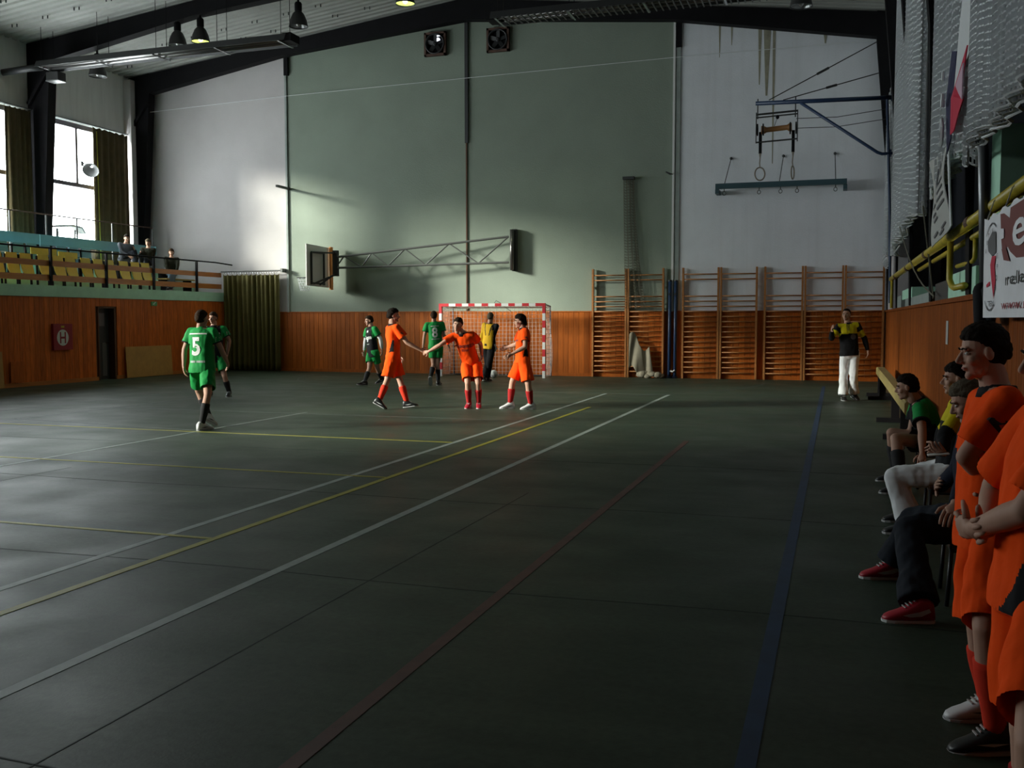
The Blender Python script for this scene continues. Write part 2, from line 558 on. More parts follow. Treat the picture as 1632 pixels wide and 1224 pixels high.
# ceiling: ribbed sheet, ribs running from eave to ridge
mb = MB(); prof = []
y = Y0
while y < YB + 0.3:
    prof += [(y, 0), (y + 0.11, 0), (y + 0.14, 0.045), (y + 0.24, 0.045)]
    y += 0.27
for xa, xb in ((XL - 0.4, APX), (APX, XR + 3.2)):
    vs = []; fs = []
    for (yy, dz) in prof:
        for x in (xa, xb): vs.append((x, yy, ceil_z(x) + dz))
    for i in range(len(prof) - 1): fs.append((2 * i, 2 * i + 1, 2 * i + 3, 2 * i + 2))
    mb.add(vs, fs)
ceiling = struct('ceiling', mb, 'roof_sheet')
mb = MB()
mb.prism([(XL - 0.6, Y0 - 0.3, 9.45), (APX, Y0 - 0.3, 11.0), (XR + 3.4, Y0 - 0.3, 9.3), (XR + 3.4, Y0 - 0.3, 9.6), (APX, Y0 - 0.3, 11.3), (XL - 0.6, Y0 - 0.3, 9.75)], (0, YB - Y0 + 0.6, 0))
obj('roof_deck', mb, 'dark_grey', ceiling)
mb = MB(); mb.bar((APX, Y0, ceil_z(APX) - 0.02), (APX, YB, ceil_z(APX) - 0.02), 0.35, 0.05); obj('ridge_strip', mb, 'roof_sheet', ceiling)
# small screw hooks hanging in rows under the sheet
hk = MB()
for yy in (9.5, 13.7, 16.0, 18.2, 20.6, 22.0, 25.6, 26.6):
    for k in range(22):
        x = XL + 0.8 + k * 1.02
        for dx in (0, 0.16): hk.box((x + dx - 0.012, yy - 0.012, ceil_z(x) - 0.06), (x + dx + 0.012, yy + 0.012, ceil_z(x) + 0.02))
h = obj('ceiling_hook', hk, 'dark_grey', ceiling); h['kind'] = 'stuff'

# end wall: four rendered panels above the wainscot
wall_back = sroot('wall_back', (0, YB, 0))
def panel(x0, x1, m):
    mb = MB(); xs = [x0] + ([APX] if x0 < APX < x1 else []) + [x1]
    poly = [(x0, YB, 0)] + [(x1, YB, 0)] + [(x, YB, ceil_z(x) + 0.1) for x in reversed(xs)]
    mb.prism(poly, (0, 0.25, 0)); return obj('wall_panel', mb, m, wall_back, fixn=True)
panel(-22.4, -16.45, 'plaster_white'); panel(-16.45, -10.47, 'plaster_green'); panel(-10.47, -4.35, 'plaster_green'); panel(-4.35, 4.4, 'plaster_pale')
def trim(name, a, b, m):
    mb = MB(); mb.box(a, b); return struct(name, mb, m)
trim('trim_1', (-16.50, YB - 0.05, 1.85), (-16.44, YB, 9.2), 'concrete'); trim('trim_2', (-16.50, YB - 0.09, 9.18), (-16.36, YB, 9.72), 'black_steel')
trim('trim_3', (-10.495, YB - 0.04, 1.85), (-10.46, YB, 6.8), 'wood_dark'); trim('trim_4', (-10.52, YB - 0.06, 6.8), (-10.42, YB, 10.3), 'dark_grey')
trim('trim_5', (-4.42, YB - 0.06, 1.85), (-4.36, YB, 9.75), 'white_paint'); trim('trim_6', (-4.33, YB - 0.04, 1.85), (-4.22, YB, 9.1), 'concrete'); trim('trim_7', (-4.34, YB - 0.06, 9.05), (-4.2, YB, 9.75), 'black_steel')
# rust runs down the wall under the eaves
for x, w, z0, z1 in ((-1.93, 0.10, 7.6, 9.45), (-2.12, 0.05, 7.9, 9.5), (-1.75, 0.04, 5.8, 9.4), (-3.18, 0.03, 8.7, 9.6), (-2.86, 0.03, 9.0, 9.6), (-0.45, 0.06, 8.85, 9.2)):
    mb = MB(); n = 8
    vs = []
    for i in range(n + 1):
        z = z1 + (z0 - z1) * i / n; ww = w * (1 - i / n * 0.75)
        vs += [(x - ww, YB - 0.004, z), (x + ww, YB - 0.004, z)]
    mb.add(vs, [(2 * i, 2 * i + 1, 2 * i + 3, 2 * i + 2) for i in range(n)])
    obj('rust_stain', mb, 'rust', wall_back)

# wainscot planks, one object each
def plank_mesh(w, t, h, m, axis):
    mb = MB(); e = 0.006
    prof = [(-w / 2 + 0.0012, 0), (-w / 2 + 0.0012, t - e), (-w / 2 + 0.0012 + e * .7, t), (w / 2 - 0.0012 - e * .7, t), (w / 2 - 0.0012, t - e), (w / 2 - 0.0012, 0)]
    poly = [(a, -d, 0) if axis == 'x' else ((d, a, 0) if axis == '+y' else (-d, a, 0)) for a, d in prof]
    mb.prism(poly, (0, 0, h))
    me = new_mesh('plank', mb, m)
    bm = bmesh.new(); bm.from_mesh(me); bmesh.ops.recalc_face_normals(bm, faces=bm.faces); bm.to_mesh(me); bm.free()
    return me
pm = plank_mesh(0.155, 0.025, 1.78, 'wood_back', 'x')
k = 0; x = -18.6
while x < XR - 0.1:
    inst('plank', pm, wall_back, (x, -0.003, 0.06)); x += 0.155
mb = MB(); mb.box((-18.7, YB - 0.05, 1.84), (XR, YB, 1.87)); struct('trim_8', mb, 'wood_back')
mb = MB(); mb.box((-18.7, YB - 0.045, 0.0), (XR, YB, 0.09)); struct('baseboard_back', mb, 'wood_back')

# right wall: wainscot, ledge, dark drape behind the nets
wall_right = sroot('wall_right', (XR, 0, 0))
mb = MB(); mb.box((XR + 0.03, Y0, 0), (XR + 0.3, YB, 1.84)); obj('wall_core', mb, 'concrete', wall_right)
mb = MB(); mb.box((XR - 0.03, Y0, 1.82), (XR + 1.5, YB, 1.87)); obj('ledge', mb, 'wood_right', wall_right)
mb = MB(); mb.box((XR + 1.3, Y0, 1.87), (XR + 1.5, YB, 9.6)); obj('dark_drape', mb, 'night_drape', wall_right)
mb = MB(); mb.box((XR + 0.02, 25.2, 1.87), (XR + 0.35, YB, 6.75)); obj('plaster_pier', mb, 'plaster_white', wall_right)
mb = MB(); mb.box((XR - 0.15, 24.0, 6.75), (XR + 0.4, YB, 6.95)); obj('head_beam', mb, 'black_steel', wall_right)
mb = MB(); mb.box((XR + 0.10, 9.55, 1.87), (XR + 0.3, 10.1, 3.3)); obj('plaster_pier', mb, 'mint', wall_right)
mb = MB(); mb.box((XR, 20.0, 6.95), (XR + 0.35, YB, 9.6)); obj('wall_panel', mb, 'upper_panel', wall_right)
mb = MB(); mb.box((XR + 0.02, 10.3, 1.87), (XR + 0.55, 12.8, 2.14)); obj('sill_block', mb, 'mint', wall_right)
mb = MB(); mb.box((XR + 0.02, 12.75, 1.87), (XR + 0.35, 14.4, 2.1)); obj('sill_block', mb, 'dark_grey', wall_right)
mb = MB(); mb.box((XR + 0.02, 15.0, 1.87), (XR + 0.45, 20.6, 2.02)); obj('sill_block', mb, 'concrete', wall_right)
mb = MB(); mb.box((XR + 0.02, 18.8, 2.02), (XR + 0.4, 21.6, 2.2)); obj('sill_block', mb, 'mint', wall_right)
mb = MB(); mb.box((XR + 0.02, 21.9, 1.87), (XR + 0.4, 24.0, 2.12)); obj('sill_block', mb, 'concrete', wall_right)
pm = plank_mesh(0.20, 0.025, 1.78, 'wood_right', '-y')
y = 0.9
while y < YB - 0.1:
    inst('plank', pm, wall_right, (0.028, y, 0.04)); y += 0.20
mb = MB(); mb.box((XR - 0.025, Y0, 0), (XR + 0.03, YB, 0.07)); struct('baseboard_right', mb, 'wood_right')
mb = MB(); mb.box((XR - 0.004, 12.4, 1.35), (XR - 0.001, 12.62, 1.62)); obj('paper_strip', mb, 'paper_grey', wall_right)

# left: window wall above the balcony, wainscot under it
wall_left = sroot('wall_left', (XL, 0, 0))
WIN = [(23.75, 27.47), (19.35, 22.95), (15.1, 18.7), (10.9, 13.6), (6.7, 10.3), (2.5, 6.1)]
HEADS = [7.55, 7.55, 5.2, 6.6, 6.2, 6.2]  # lower values: unseen bays, heads dropped to keep sun off the right side
SILL, HEAD = 3.75, 7.55
mb = MB()
mb.box((XL - 0.3, Y0, 0), (XL, YB, SILL)); obj('wall_core', mb, 'plaster_white', wall_left)
mb = MB(); mb.box((XL - 0.3, Y0, HEAD), (XL, YB, 9.7)); obj('upper_panel', mb, 'upper_panel', wall_left)
edges = [YB] + [e for a, b in WIN for e in (b, a)] + [Y0]
for i in range(0, len(edges), 2):
    mb = MB(); mb.box((XL - 0.3, edges[i + 1], SILL), (XL, edges[i], HEAD)); obj('wall_pier', mb, 'plaster_white', wall_left)
for n, (a, b) in enumerate(WIN):
    HEAD = HEADS[n]
    if HEAD < 7.5:
        mb = MB(); mb.box((XL - 0.3, a, HEAD), (XL, b, 7.55)); obj('wall_pier', mb, 'plaster_white', wall_left)  # unseen infill added above a lowered head to block sun, not a pier
    w = sroot('window_%d' % (n + 1), (XL - 0.12, a, SILL))
    x0, x1 = XL - 0.16, XL - 0.08
    def fr(p, q, name='frame_bar'):
        mb = MB(); mb.box(p, q); obj(name, mb, 'frame_grey', w)
    fr((x0, a, HEAD - 0.14), (x1, b, HEAD)); fr((x0, a, SILL), (x1, b, SILL + 0.08)); fr((x0, a, SILL), (x1, a + 0.06, HEAD)); fr((x0, b - 0.06, SILL), (x1, b, HEAD))
    fr((x0, a, 5.64), (x1 + 0.05, b, 5.76), 'transom'); my = a + 1.55 if n == 0 else a + (b - a) * 0.5
    fr((x0, my - 0.045, 5.76), (x1, my + 0.045, HEAD - 0.14), 'mullion')
    for (p0, p1, q0, q1) in ((a + .06, b - .06, SILL + .08, 5.64), (a + .06, my - .03, 5.76, HEAD - .14), (my + .03, b - .06, 5.76, HEAD - .14)):
        mb = MB(); mb.box((XL - 0.125, p0, q0), (XL - 0.119, p1, q1)); obj('pane', mb, 'window_glass', w)
    pl = bpy.data.lights.new('portal', 'AREA'); pl.shape = 'RECTANGLE'; pl.size = b - a; pl.size_y = HEAD - SILL
    pl.cycles.is_portal = True
    po = bpy.data.objects.new('portal', pl); COL.objects.link(po)
    po.location = (XL - 0.2, (a + b) / 2, (SILL + HEAD) / 2)
    po.rotation_euler = (math.radians(90), 0, math.radians(-90))
HEAD = 7.55
mb = MB(); mb.box((XL, 27.36, 3.3), (XL + 0.28, 27.58, 9.3)); obj('wall_pier', mb, 'plaster_white', wall_left)
# window sill board and head rail
mb = MB(); mb.box((XL - 0.02, 10, HEAD + 0.0), (XL + 0.06, 27.5, HEAD + 0.05)); struct('trim_9', mb, 'concrete')

# near end wall
mb = MB(); mb.box((XL - 0.5, Y0 - 0.3, 0), (XR + 3, Y0, 11)); struct('wall_near', mb, 'wood_dark')

# balcony: slab, tiers, wainscot below with its door
balcony = sroot('balcony_structure', (-18.75, 20, 2.2))
BX = -18.75
def bpart(name, a, b, m):
    mb = MB(); mb.box(a, b); return obj(name, mb, m, balcony)
bpart('fascia', (BX - 0.12, Y0, 2.2), (BX, YB, 2.48), 'mint')
bpart('slab', (XL, Y0, 2.2), (BX - 0.12, YB, 2.46), 'concrete')
bpart('tier_step', (XL, Y0, 2.46), (-19.95, YB, 2.80), 'mint')
bpart('tier_step', (XL, Y0, 2.80), (-20.75, YB, 3.14), 'mint')
bpart('tier_step', (XL, Y0, 3.14), (-21.15, YB, 3.30), 'concrete')
wall_under = sroot('wall_balcony', (BX, 0, 0))
mb = MB(); mb.box((BX - 0.3, Y0, 0), (BX - 0.05, 22.12, 2.2)); mb.box((BX - 0.3, 22.80, 0), (BX - 0.05, YB, 2.2)); mb.box((BX - 0.3, 22.12, 1.97), (BX - 0.05, 22.80, 2.2))
obj('wall_core', mb, 'wood_dark', wall_under)
pm = plank_mesh(0.165, 0.025, 2.10, 'wood_side', '+y'); ps = plank_mesh(0.165, 0.025, 0.22, 'wood_side', '+y')
y = 14.04
while y < YB:
    if 22.12 - 0.06 < y < 22.80 + 0.06:
        inst('plank', ps, wall_under, (-0.05, y, 1.98))
    else:
        inst('plank', pm, wall_under, (-0.05, y, 0.09))
    y += 0.165
mb = MB(); mb.box((BX - 0.05, Y0, 0), (BX - 0.015, 22.10, 0.10)); mb.box((BX - 0.05, 22.82, 0), (BX - 0.015, YB, 0.10)); struct('baseboard_left', mb, 'rail_wood')
door = sroot('door_1', (BX - 0.2, 22.46, 0))
mb = MB(); mb.box((BX - 0.30, 22.12, 0), (BX - 0.02, 22.16, 1.97)); mb.box((BX - 0.30, 22.76, 0), (BX - 0.02, 22.80, 1.97)); mb.box((BX - 0.3, 22.12, 1.93), (BX - 0.02, 22.8, 1.97)); obj('door_frame', mb, 'wood_dark', door)
mb = MB(); mb.box((BX - 0.27, 22.16, 0.01), (BX - 0.22, 22.76, 1.93)); obj('door_leaf', mb, 'dark_grey', door)
mb = MB(); mb.box((BX - 0.22, 22.20, 1.45), (BX - 0.212, 22.60, 1.80)); obj('door_pane', mb, 'door_glass', door)
mb = MB(); mb.box((BX - 0.22, 22.48, 0.1), (BX - 0.205, 22.66, 1.0)); obj('kick_panel', mb, 'grey_steel', door)
mb = MB(); mb.tube([(BX - 0.2, 22.66, 1.0), (BX - 0.15, 22.66, 1.0), (BX - 0.15, 22.56, 1.0)], 0.012); obj('door_handle', mb, 'chrome', door)

# portal frames: tapered column, rafter, tapered column
def frame(yf, th=0.30):
    f = sroot('portal_frame', (APX, yf, 0))
    xs = [XL - 0.05 + 0.85, XL + 3, -16.4, -13, APX, -7.8, -4.4, -1.6, XR - 0.4]
    mb = MB()
    lower = [(x, yf, raft_z(x)) for x in xs]; upper = [(x, yf, ceil_z(x) - 0.02) for x in reversed(xs)]
    for i in range(len(xs) - 1):
        a, b = xs[i], xs[i + 1]
        mb.prism([(a, yf, raft_z(a)), (b, yf, raft_z(b)), (b, yf, ceil_z(b) - 0.02), (a, yf, ceil_z(a) - 0.02)], (0, th, 0))
    obj('rafter', mb, 'black_steel', f, fixn=True)
    mb = MB(); z1 = raft_z(XL + 0.8)
    mb.prism([(XL + 0.02, yf, 3.3), (XL + 0.42, yf, 3.3), (XL + 0.80, yf, z1), (XL + 0.80, yf, ceil_z(XL + 0.8)), (XL + 0.02, yf, ceil_z(XL))], (0, th, 0))
    obj('column', mb, 'black_steel', f, fixn=True)
    mb = MB()
    mb.prism([(XR + 0.02, yf, 1.88), (XR + 0.02, yf, ceil_z(XR)), (XR - 0.40, yf, ceil_z(XR - 0.4)), (XR - 0.40, yf, raft_z(XR - 0.4)), (XR - 0.10, yf, 5.6), (XR + 0.0, yf, 1.88)], (0, th, 0))
    obj('column', mb, 'black_steel', f, fixn=True)
    # stiffening brace at the eave
    mb = MB(); mb.bar((XL + 0.1, yf - 0.05, 7.7), (XL + 0.75, yf - 0.05, 8.55), 0.1, 0.1); obj('eave_brace', mb, 'black_steel', f)
    return f
for yf in (27.60, 23.30, 19.0, 14.8, 10.6, 6.4, 2.2, -2.0, -6.2): frame(yf)
# ------------------------------------------------------------ large fittings
ORD = ['first', 'second', 'third', 'fourth', 'fifth', 'sixth', 'seventh', 'eighth', 'ninth', 'tenth', 'eleventh', 'twelfth', 'thirteenth']

def wave_sheet(P, nu, nv, thick=0.004):
    """thin solid sheet from P(u,v) -> Vector"""
    mb = MB(); vs = []
    for i in range(nu + 1):
        for j in range(nv + 1): vs.append(Vector(P(i / nu, j / nv)))
    n = nv + 1; fs = []
    for i in range(nu):
        for j in range(nv): fs.append((i * n + j, (i + 1) * n + j, (i + 1) * n + j + 1, i * n + j + 1))
    mb.add(vs, fs)
    return mb

def solidify(o, t):
    m = o.modifiers.new('thickness', 'SOLIDIFY'); m.thickness = t
    return o

# handball goal
gx0, gx1, gy = -10.82, -7.74, 26.80
g = thing('handball_goal', 'red and white striped handball goal with net against the end wall', 'goal', ((gx0 + gx1) / 2, gy, 0))
for x in (gx0, gx1):
    mb = MB(); mb.box((x - .04, gy - .04, 0), (x + .04, gy + .04, 2.08)); p = obj('post', mb, 'white_paint', g)
    for z0, z1 in ((.2, .4), (.6, .8), (1.0, 1.2), (1.4, 1.6), (1.8, 2.081)):
        mb = MB(); mb.box((x - .042, gy - .042, z0), (x + .042, gy + .042, z1)); obj('stripe', mb, 'red_paint', p)
mb = MB(); mb.box((gx0, gy - .04, 2.0), (gx1, gy + .04, 2.08)); p = obj('crossbar', mb, 'white_paint', g)
for a, b in ((.04, .26), (.465, .66), (.855, 1.045), (1.255, 1.45), (1.65, 1.84), (2.05, 2.24), (2.45, 2.65), (2.84, 3.04)):
    mb = MB(); mb.box((gx0 + a, gy - .042, 1.998), (gx0 + b, gy + .042, 2.082)); obj('stripe', mb, 'red_paint', p)
for x in (gx0, gx1):
    mb = MB(); mb.tube([(x, gy, 2.06), (x + (0.1 if x < -9 else -.02), gy + .7, 2.0), (x + (.12 if x < -9 else 0), gy + .72, 0.02)], 0.022); obj('rear_stanchion', mb, 'blue_steel', g)
mb = MB(); mb.tube([(gx0, gy + .72, .03), (gx1, gy + .72, .03)], 0.025); obj('ground_bar', mb, 'dark_grey', g)
mb = MB(); mb.tube([(-9.2, gy, 2.08), (-9.15, gy, 2.16), (-9.05, gy + .05, 2.1), (-8.8, gy + .3, 1.85)], 0.008, 5); obj('loose_cord', mb, 'dark_grey', g)

def netting(P, nu, nv, r, skipfn=None):
    """real knotted netting: thin three-sided cords along both directions of P(u,v)"""
    mb = MB()
    def cord(pts):
        if len(pts) > 1: mb.tube(pts, r, 3, cap=False)
    for i in range(nu + 1):
        cord([P(i / nu, j / nv) for j in range(nv + 1)])
    for j in range(nv + 1):
        cord([P(i / nu, j / nv) for i in range(nu + 1)])
    return mb
def gnet(u, v):
    x = gx0 + (gx1 - gx0) * u
    return Vector((x, gy + .68 + .05 * math.sin(u * 9) * (1 - v), 0.02 + 1.98 * v - .03 * math.sin(u * math.pi) * v))
mb = netting(gnet, 28, 18, 0.006)
for x in (gx0, gx1):
    q = netting(lambda u, v, x=x: Vector((x + .05 * math.sin(v * 5), gy + .68 * u, .03 + 1.97 * v)), 6, 18, 0.006); mb.add(q.v, q.f)
q = netting(lambda u, v: Vector((gx0 + (gx1 - gx0) * u, gy + .66 * v, 2.0 - .05 * math.sin(v * 3))), 28, 6, 0.006); mb.add(q.v, q.f)
n = obj('net', mb, 'net_pink', g); n['kind'] = 'stuff'

# wall bars: seven ladders
bays = [(-6.65, -5.65), (-5.63, -4.60), (-4.10, -3.09), (-3.07, -2.07), (-1.90, -0.88), (-0.86, 0.14), (0.16, 1.15)]
where = ['beside the goal, leftmost of seven', 'with the beige sheet hung on its lower rungs', 'just to the right of the two dark blue posts', 'second of the pair right of the blue posts', 'third from the right corner', 'behind the referee in white trousers', 'in the right corner by the side wall']
rz = [.17 + .14 * k for k in range(16)] + [2.73, 2.87]
for (a, b), wh in zip(bays, where):
    t = thing('wall_bars', 'wooden wall bars ladder ' + wh, 'wall bars', ((a + b) / 2, YB - .1, 0), 'wall bars along the end wall')
    for x in (a + .025, b - .025):
        mb = MB(); mb.box((x - .025, YB - .16, 0), (x + .025, YB - .05, 3.05)); obj('post', mb, 'wood_bar', t)
    for z in rz:
        mb = MB(); mb.tube([(a + .05, YB - .13, z), (b - .05, YB - .13, z)], .017, 8); obj('rung', mb, 'wood_bar', t, smooth=True)
    mb = MB()
    for z in (.9, 2.5):
        mb.box((a + .005, YB - .06, z), (a + .045, YB - .02, z + .06)); mb.box((b - .045, YB - .06, z), (b - .005, YB - .02, z + .06))
    obj('wall_bracket', mb, 'grey_steel', t)

# two volleyball posts leaning by the wall bars
for x, lb in ((-4.44, 'dark blue steel net post standing between wall bars, left one of two'), (-4.28, 'dark blue steel net post standing between wall bars, right one of two with a hook')):
    t = thing('net_post', lb, 'post', (x, YB - .12, 0), 'net posts between the wall bars')
    mb = MB(); mb.tube([(x, YB - .12, .02), (x, YB - .10, 2.68)], .045, 12); obj('tube', mb, 'blue_steel', t, smooth=True)
    mb = MB(); mb.tube([(x, YB - .12, 0), (x, YB - .12, .05)], .075, 12); obj('foot', mb, 'blue_steel', t)
    mb = MB(); mb.tube([(x, YB - .10, 2.68), (x, YB - .10, 2.72)], .05, 12); mb.box((x - .02, YB - .2, 2.3), (x + .02, YB - .1, 2.36)); obj('cap', mb, 'dark_grey', t)
mb = MB(); mb.tube([(-4.28, YB - .16, .22), (-4.33, YB - .19, .18), (-4.40, YB - .18, .2)], .022, 6); obj('hook', mb, 'white_paint', t)

# rolled net hanging beside the wall bars
def roll(u, v):
    z = 5.55 - 3.6 * v
    w = .15 + .13 * v * v
    x = -5.62 + .10 * v + .12 * v * v + w * (u - .5) * 2
    return Vector((x, YB - .10 - .06 * math.sin(u * 21 + 2 * v) - .05 * v, z + .01 * math.sin(u * 30)))
mb = netting(roll, 18, 46, .006); n = obj('hanging_net', mb, 'net_grey'); tag(n, 'gathered grey net hanging down the green wall above the wall bars', 'net')
mb = MB(); mb.box((-5.78, YB - .2, 5.52), (-5.46, YB - .02, 5.60)); obj('hanging_bracket', mb, 'dark_grey', n)
def sheet(u, v):
    x = -5.52 + .55 * u + (.15 * v if u > .5 else -.02)
    z = 1.22 - .95 * v - .45 * u + (.15 * math.sin(u * 7))
    return Vector((x, YB - .24 - .03 * math.sin(u * 14 + v * 3) - .08 * v, max(.03, z)))
mb = wave_sheet(sheet, 26, 18); o = obj('dust_sheet', mb, 'sheet_beige', None, smooth=True); solidify(o, .006); tag(o, 'crumpled beige sheet hung on the lower wall bars', 'sheet')
rr = random.Random(5)
mb = MB()
for k in range(9):
    mb.ell((-5.2 + .07 * k, YB - .36 - .04 * (k % 2), .07 + .05 * rr.random()), (.12, .03, 0), (-.02, .1, .02), (0, .02, .06 + .03 * rr.random()), 10, 6)
o = obj('cloth_heap', mb, 'sheet_beige', None, smooth=True); tag(o, 'heap of pale cloth on the floor at the foot of the wall bars', 'cloth')

# swinging basketball frame
t = thing('basketball_hoop', 'basketball backboard on a long grey lattice arm swung flat along the wall', 'basketball hoop', (-9.0, YB - .1, 3.6))
mb = MB(); mb.box((-9.02, YB - .2, 3.03), (-8.90, YB - .02, 4.24)); obj('wall_mount', mb, 'dark_grey', t)
mb = MB(); mb.tube([(-9.0, YB - .26, 3.05), (-9.0, YB - .26, 4.22)], .06, 12); obj('pivot_tube', mb, 'tube_steel', t, smooth=True)
A1, A0 = Vector((-14.42, 27.3, 3.50)), Vector((-14.42, 27.3, 3.18)); B1, B0 = Vector((-9.1, 27.8, 4.02)), Vector((-9.1, 27.8, 3.28))
mb = MB(); mb.tube([A1, B1], .034, 8); obj('top_chord', mb, 'grey_steel', t)
mb = MB(); mb.tube([A0, B0], .034, 8); obj('bottom_chord', mb, 'grey_steel', t)
fr_ = [0.0, .05, .12, .155, .215, .30, .41, .53, .655, .82, .83, 1.0]
tops = [.05, .215, .41, .665, 1.0]; bots = [0.0, .155, .31, .53, .83]
for i in range(5):
    mb = MB(); mb.tube([A0.lerp(B0, bots[i]), A1.lerp(B1, tops[i])], .022, 6); obj('lattice_bar', mb, 'grey_steel', t)
    if i < 4:
        mb = MB(); mb.tube([A1.lerp(B1, tops[i]), A0.lerp(B0, bots[i + 1])], .022, 6); obj('lattice_bar', mb, 'grey_steel', t)
# board stands square to the wall, facing the side windows
bx = -14.85
mb = MB(); mb.prism([(bx + .12, 26.1, 2.62), (bx - .04, 27.75, 2.60), (bx - .04, 27.75, 3.82), (bx + .12, 26.1, 3.83)], (-.035, -.003, 0)); bb = obj('backboard', mb, 'white_paint', t, fixn=True)
mb = MB()
for p, q in (((bx + .14, 26.35, 2.66), (bx + .14, 26.35, 3.60)), ((bx + .06, 27.25, 2.66), (bx + .06, 27.25, 3.62)), ((bx + .14, 26.35, 3.60), (bx + .06, 27.25, 3.62)), ((bx + .14, 26.35, 2.70), (bx + .06, 27.25, 2.70))): mb.bar(p, q, .04, .05)
obj('rear_frame', mb, 'dark_grey', t)
mb = MB(); mb.bar((bx + .02, 27.78, 3.84), (bx + .02, 27.78, 2.54), .05, .16, (0, 1, 0)); obj('edge_pad', mb, 'orange_pad', t)
mb = MB(); mb.box((-14.50, 27.25, 2.93), (-14.36, 27.4, 3.70)); obj('head_plate', mb, 'dark_grey', t)
mb = MB(); mb.bar((bx + .12, 26.4, 3.60), (-14.42, 27.3, 3.62), .045, .045); mb.bar((bx + .12, 26.5, 2.68), (-14.42, 27.3, 2.98), .045, .045); mb.bar((bx + .10, 26.9, 2.66), (-14.42, 27.3, 3.02), .045, .045); obj('board_strut', mb, 'dark_grey', t)
hc = Vector((-15.05, 26.55, 2.86)); mb = MB(); mb.tube([hc + Vector((.225 * math.cos(k * math.pi / 12), .225 * math.sin(k * math.pi / 12), 0)) for k in range(25)], .012, 6); mb.bar((bx + .02, 26.55, 2.86), hc + Vector((.2, 0, 0)), .08, .02)
rim = obj('rim', mb, 'dark_grey', t)
nb = netting(lambda u, v: hc + Vector(((.22 - .09 * v) * math.cos(u * 2 * math.pi + v), (.22 - .09 * v) * math.sin(u * 2 * math.pi + v), -.38 * v)), 12, 5, .006); obj('hoop_net', nb, 'net_white', t)

# small bracket arm on the wall seam, and the hook on the next one
o = obj('wall_bracket', MB().bar((-16.40, YB - .02, 5.70), (-16.22, 27.0, 5.66), .07, .07), 'dark_grey'); tag(o, 'short dark bar sticking out from the white wall seam', 'bracket')
mb = MB(); mb.tube([(-4.4, YB - .02, 5.62), (-4.55, YB - .3, 5.66), (-4.42, YB - .3, 5.58)], .018, 6); o = obj('wall_hook', mb, 'dark_grey'); tag(o, 'small steel hook on the seam right of the green wall', 'hook')
mb = MB(); mb.tube([(XL + .7, YB - .35, 8.30), (-16.4, YB - .08, 8.55), (-4.4, YB - .08, 8.78), (XR - .38, YB - .3, 8.75)], .008, 5); o = obj('wall_cable', mb, 'net_white'); tag(o, 'thin white cable strung across the top of the end wall', 'cable')

# extractor fans
for x, z, lit, lb in ((-11.43, 9.72, True, 'square extractor fan with glowing patches for daylight, left of the centre seam'), (-9.48, 9.68, False, 'dark square extractor fan right of the centre seam')):
    t = thing('extractor_fan', lb, 'fan', (x, YB - .05, z), 'fans under the roof')
    mb = MB(); w = .34
    for a, b in (((x - w, z - w), (x + w, z - w + .06)), ((x - w, z + w - .06), (x + w, z + w)), ((x - w, z - w), (x - w + .06, z + w)), ((x + w - .06, z - w), (x + w, z + w))): mb.box((a[0], YB - .12, a[1]), (b[0], YB, b[1]))
    obj('frame', mb, 'rust_steel', t)
    mb = MB(); mb.box((x - w, YB - .03, z - w), (x + w, YB - .005, z + w)); obj('back_plate', mb, 'black_steel', t)
    mb = MB(); mb.lathe((x, YB - .03, z), (0, -1, 0), [(.30, 0), (.30, .12), (.27, .12), (.27, 0)], 24); obj('duct_ring', mb, 'dark_grey', t, smooth=True)
    for k in range(5):
        an = k * 2 * math.pi / 5 + .3; d = Vector((math.cos(an), 0, math.sin(an))); e = Vector((-math.sin(an), .35, math.cos(an)))
        mb = MB(); mb.obox(Vector((x, YB - .08, z)) + d * .15, d * .11, e * .055, Vector((0, .004, 0))); obj('blade', mb, 'dark_grey', t)
    mb = MB(); mb.lathe((x, YB - .05, z), (0, -1, 0), [(.06, 0), (.06, .07), (.03, .1)], 14, True); obj('hub', mb, 'dark_grey', t)
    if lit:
        mb = MB(); mb.ell((x + .06, YB - .035, z + .12), (.075, 0, 0), (0, .006, 0), (0, 0, .07)); mb.ell((x + .2, YB - .035, z + .08), (.035, 0, 0), (0, .006, 0), (0, 0, .035)); mb.ell((x + .06, YB - .035, z + .24), (.09, 0, 0), (0, .006, 0), (0, 0, .018)); obj('glow_patch', mb, 'daylight_glow', t)  # glowing patches stand in for daylight between the blades, no real opening

# gymnastics rings on a bracket from the right wall
yr = 24.4
t = thing('ring_gantry', 'dark blue wall bracket arm with diagonal brace carrying the gym rings', 'gantry', (XR, yr, 6.0))
mb = MB(); mb.tube([(-1.92, yr, 6.66), (XR, yr, 6.60)], .05, 10); obj('boom', mb, 'blue_steel', t, smooth=True)
mb = MB(); mb.tube([(-.92, yr, 6.62), (.78, yr, 5.40), (.88, yr, 5.36), (XR, yr, 5.37)], .036, 10); obj('brace', mb, 'blue_steel', t, smooth=True)
mb = MB(); mb.tube([(.96, yr, 6.6), (1.08, yr, 3.9), (1.12, yr, 2.0)], .03, 8); obj('upright', mb, 'blue_steel', t)
for z in (6.6, 5.37):
    mb = MB(); mb.box((XR - .05, yr - .1, z - .1), (XR + .02, yr + .1, z + .1)); mb.tube([(XR - .14, yr, z - .08), (XR - .14, yr, z + .08)], .02, 6); obj('wall_plate', mb, 'blue_steel', t)
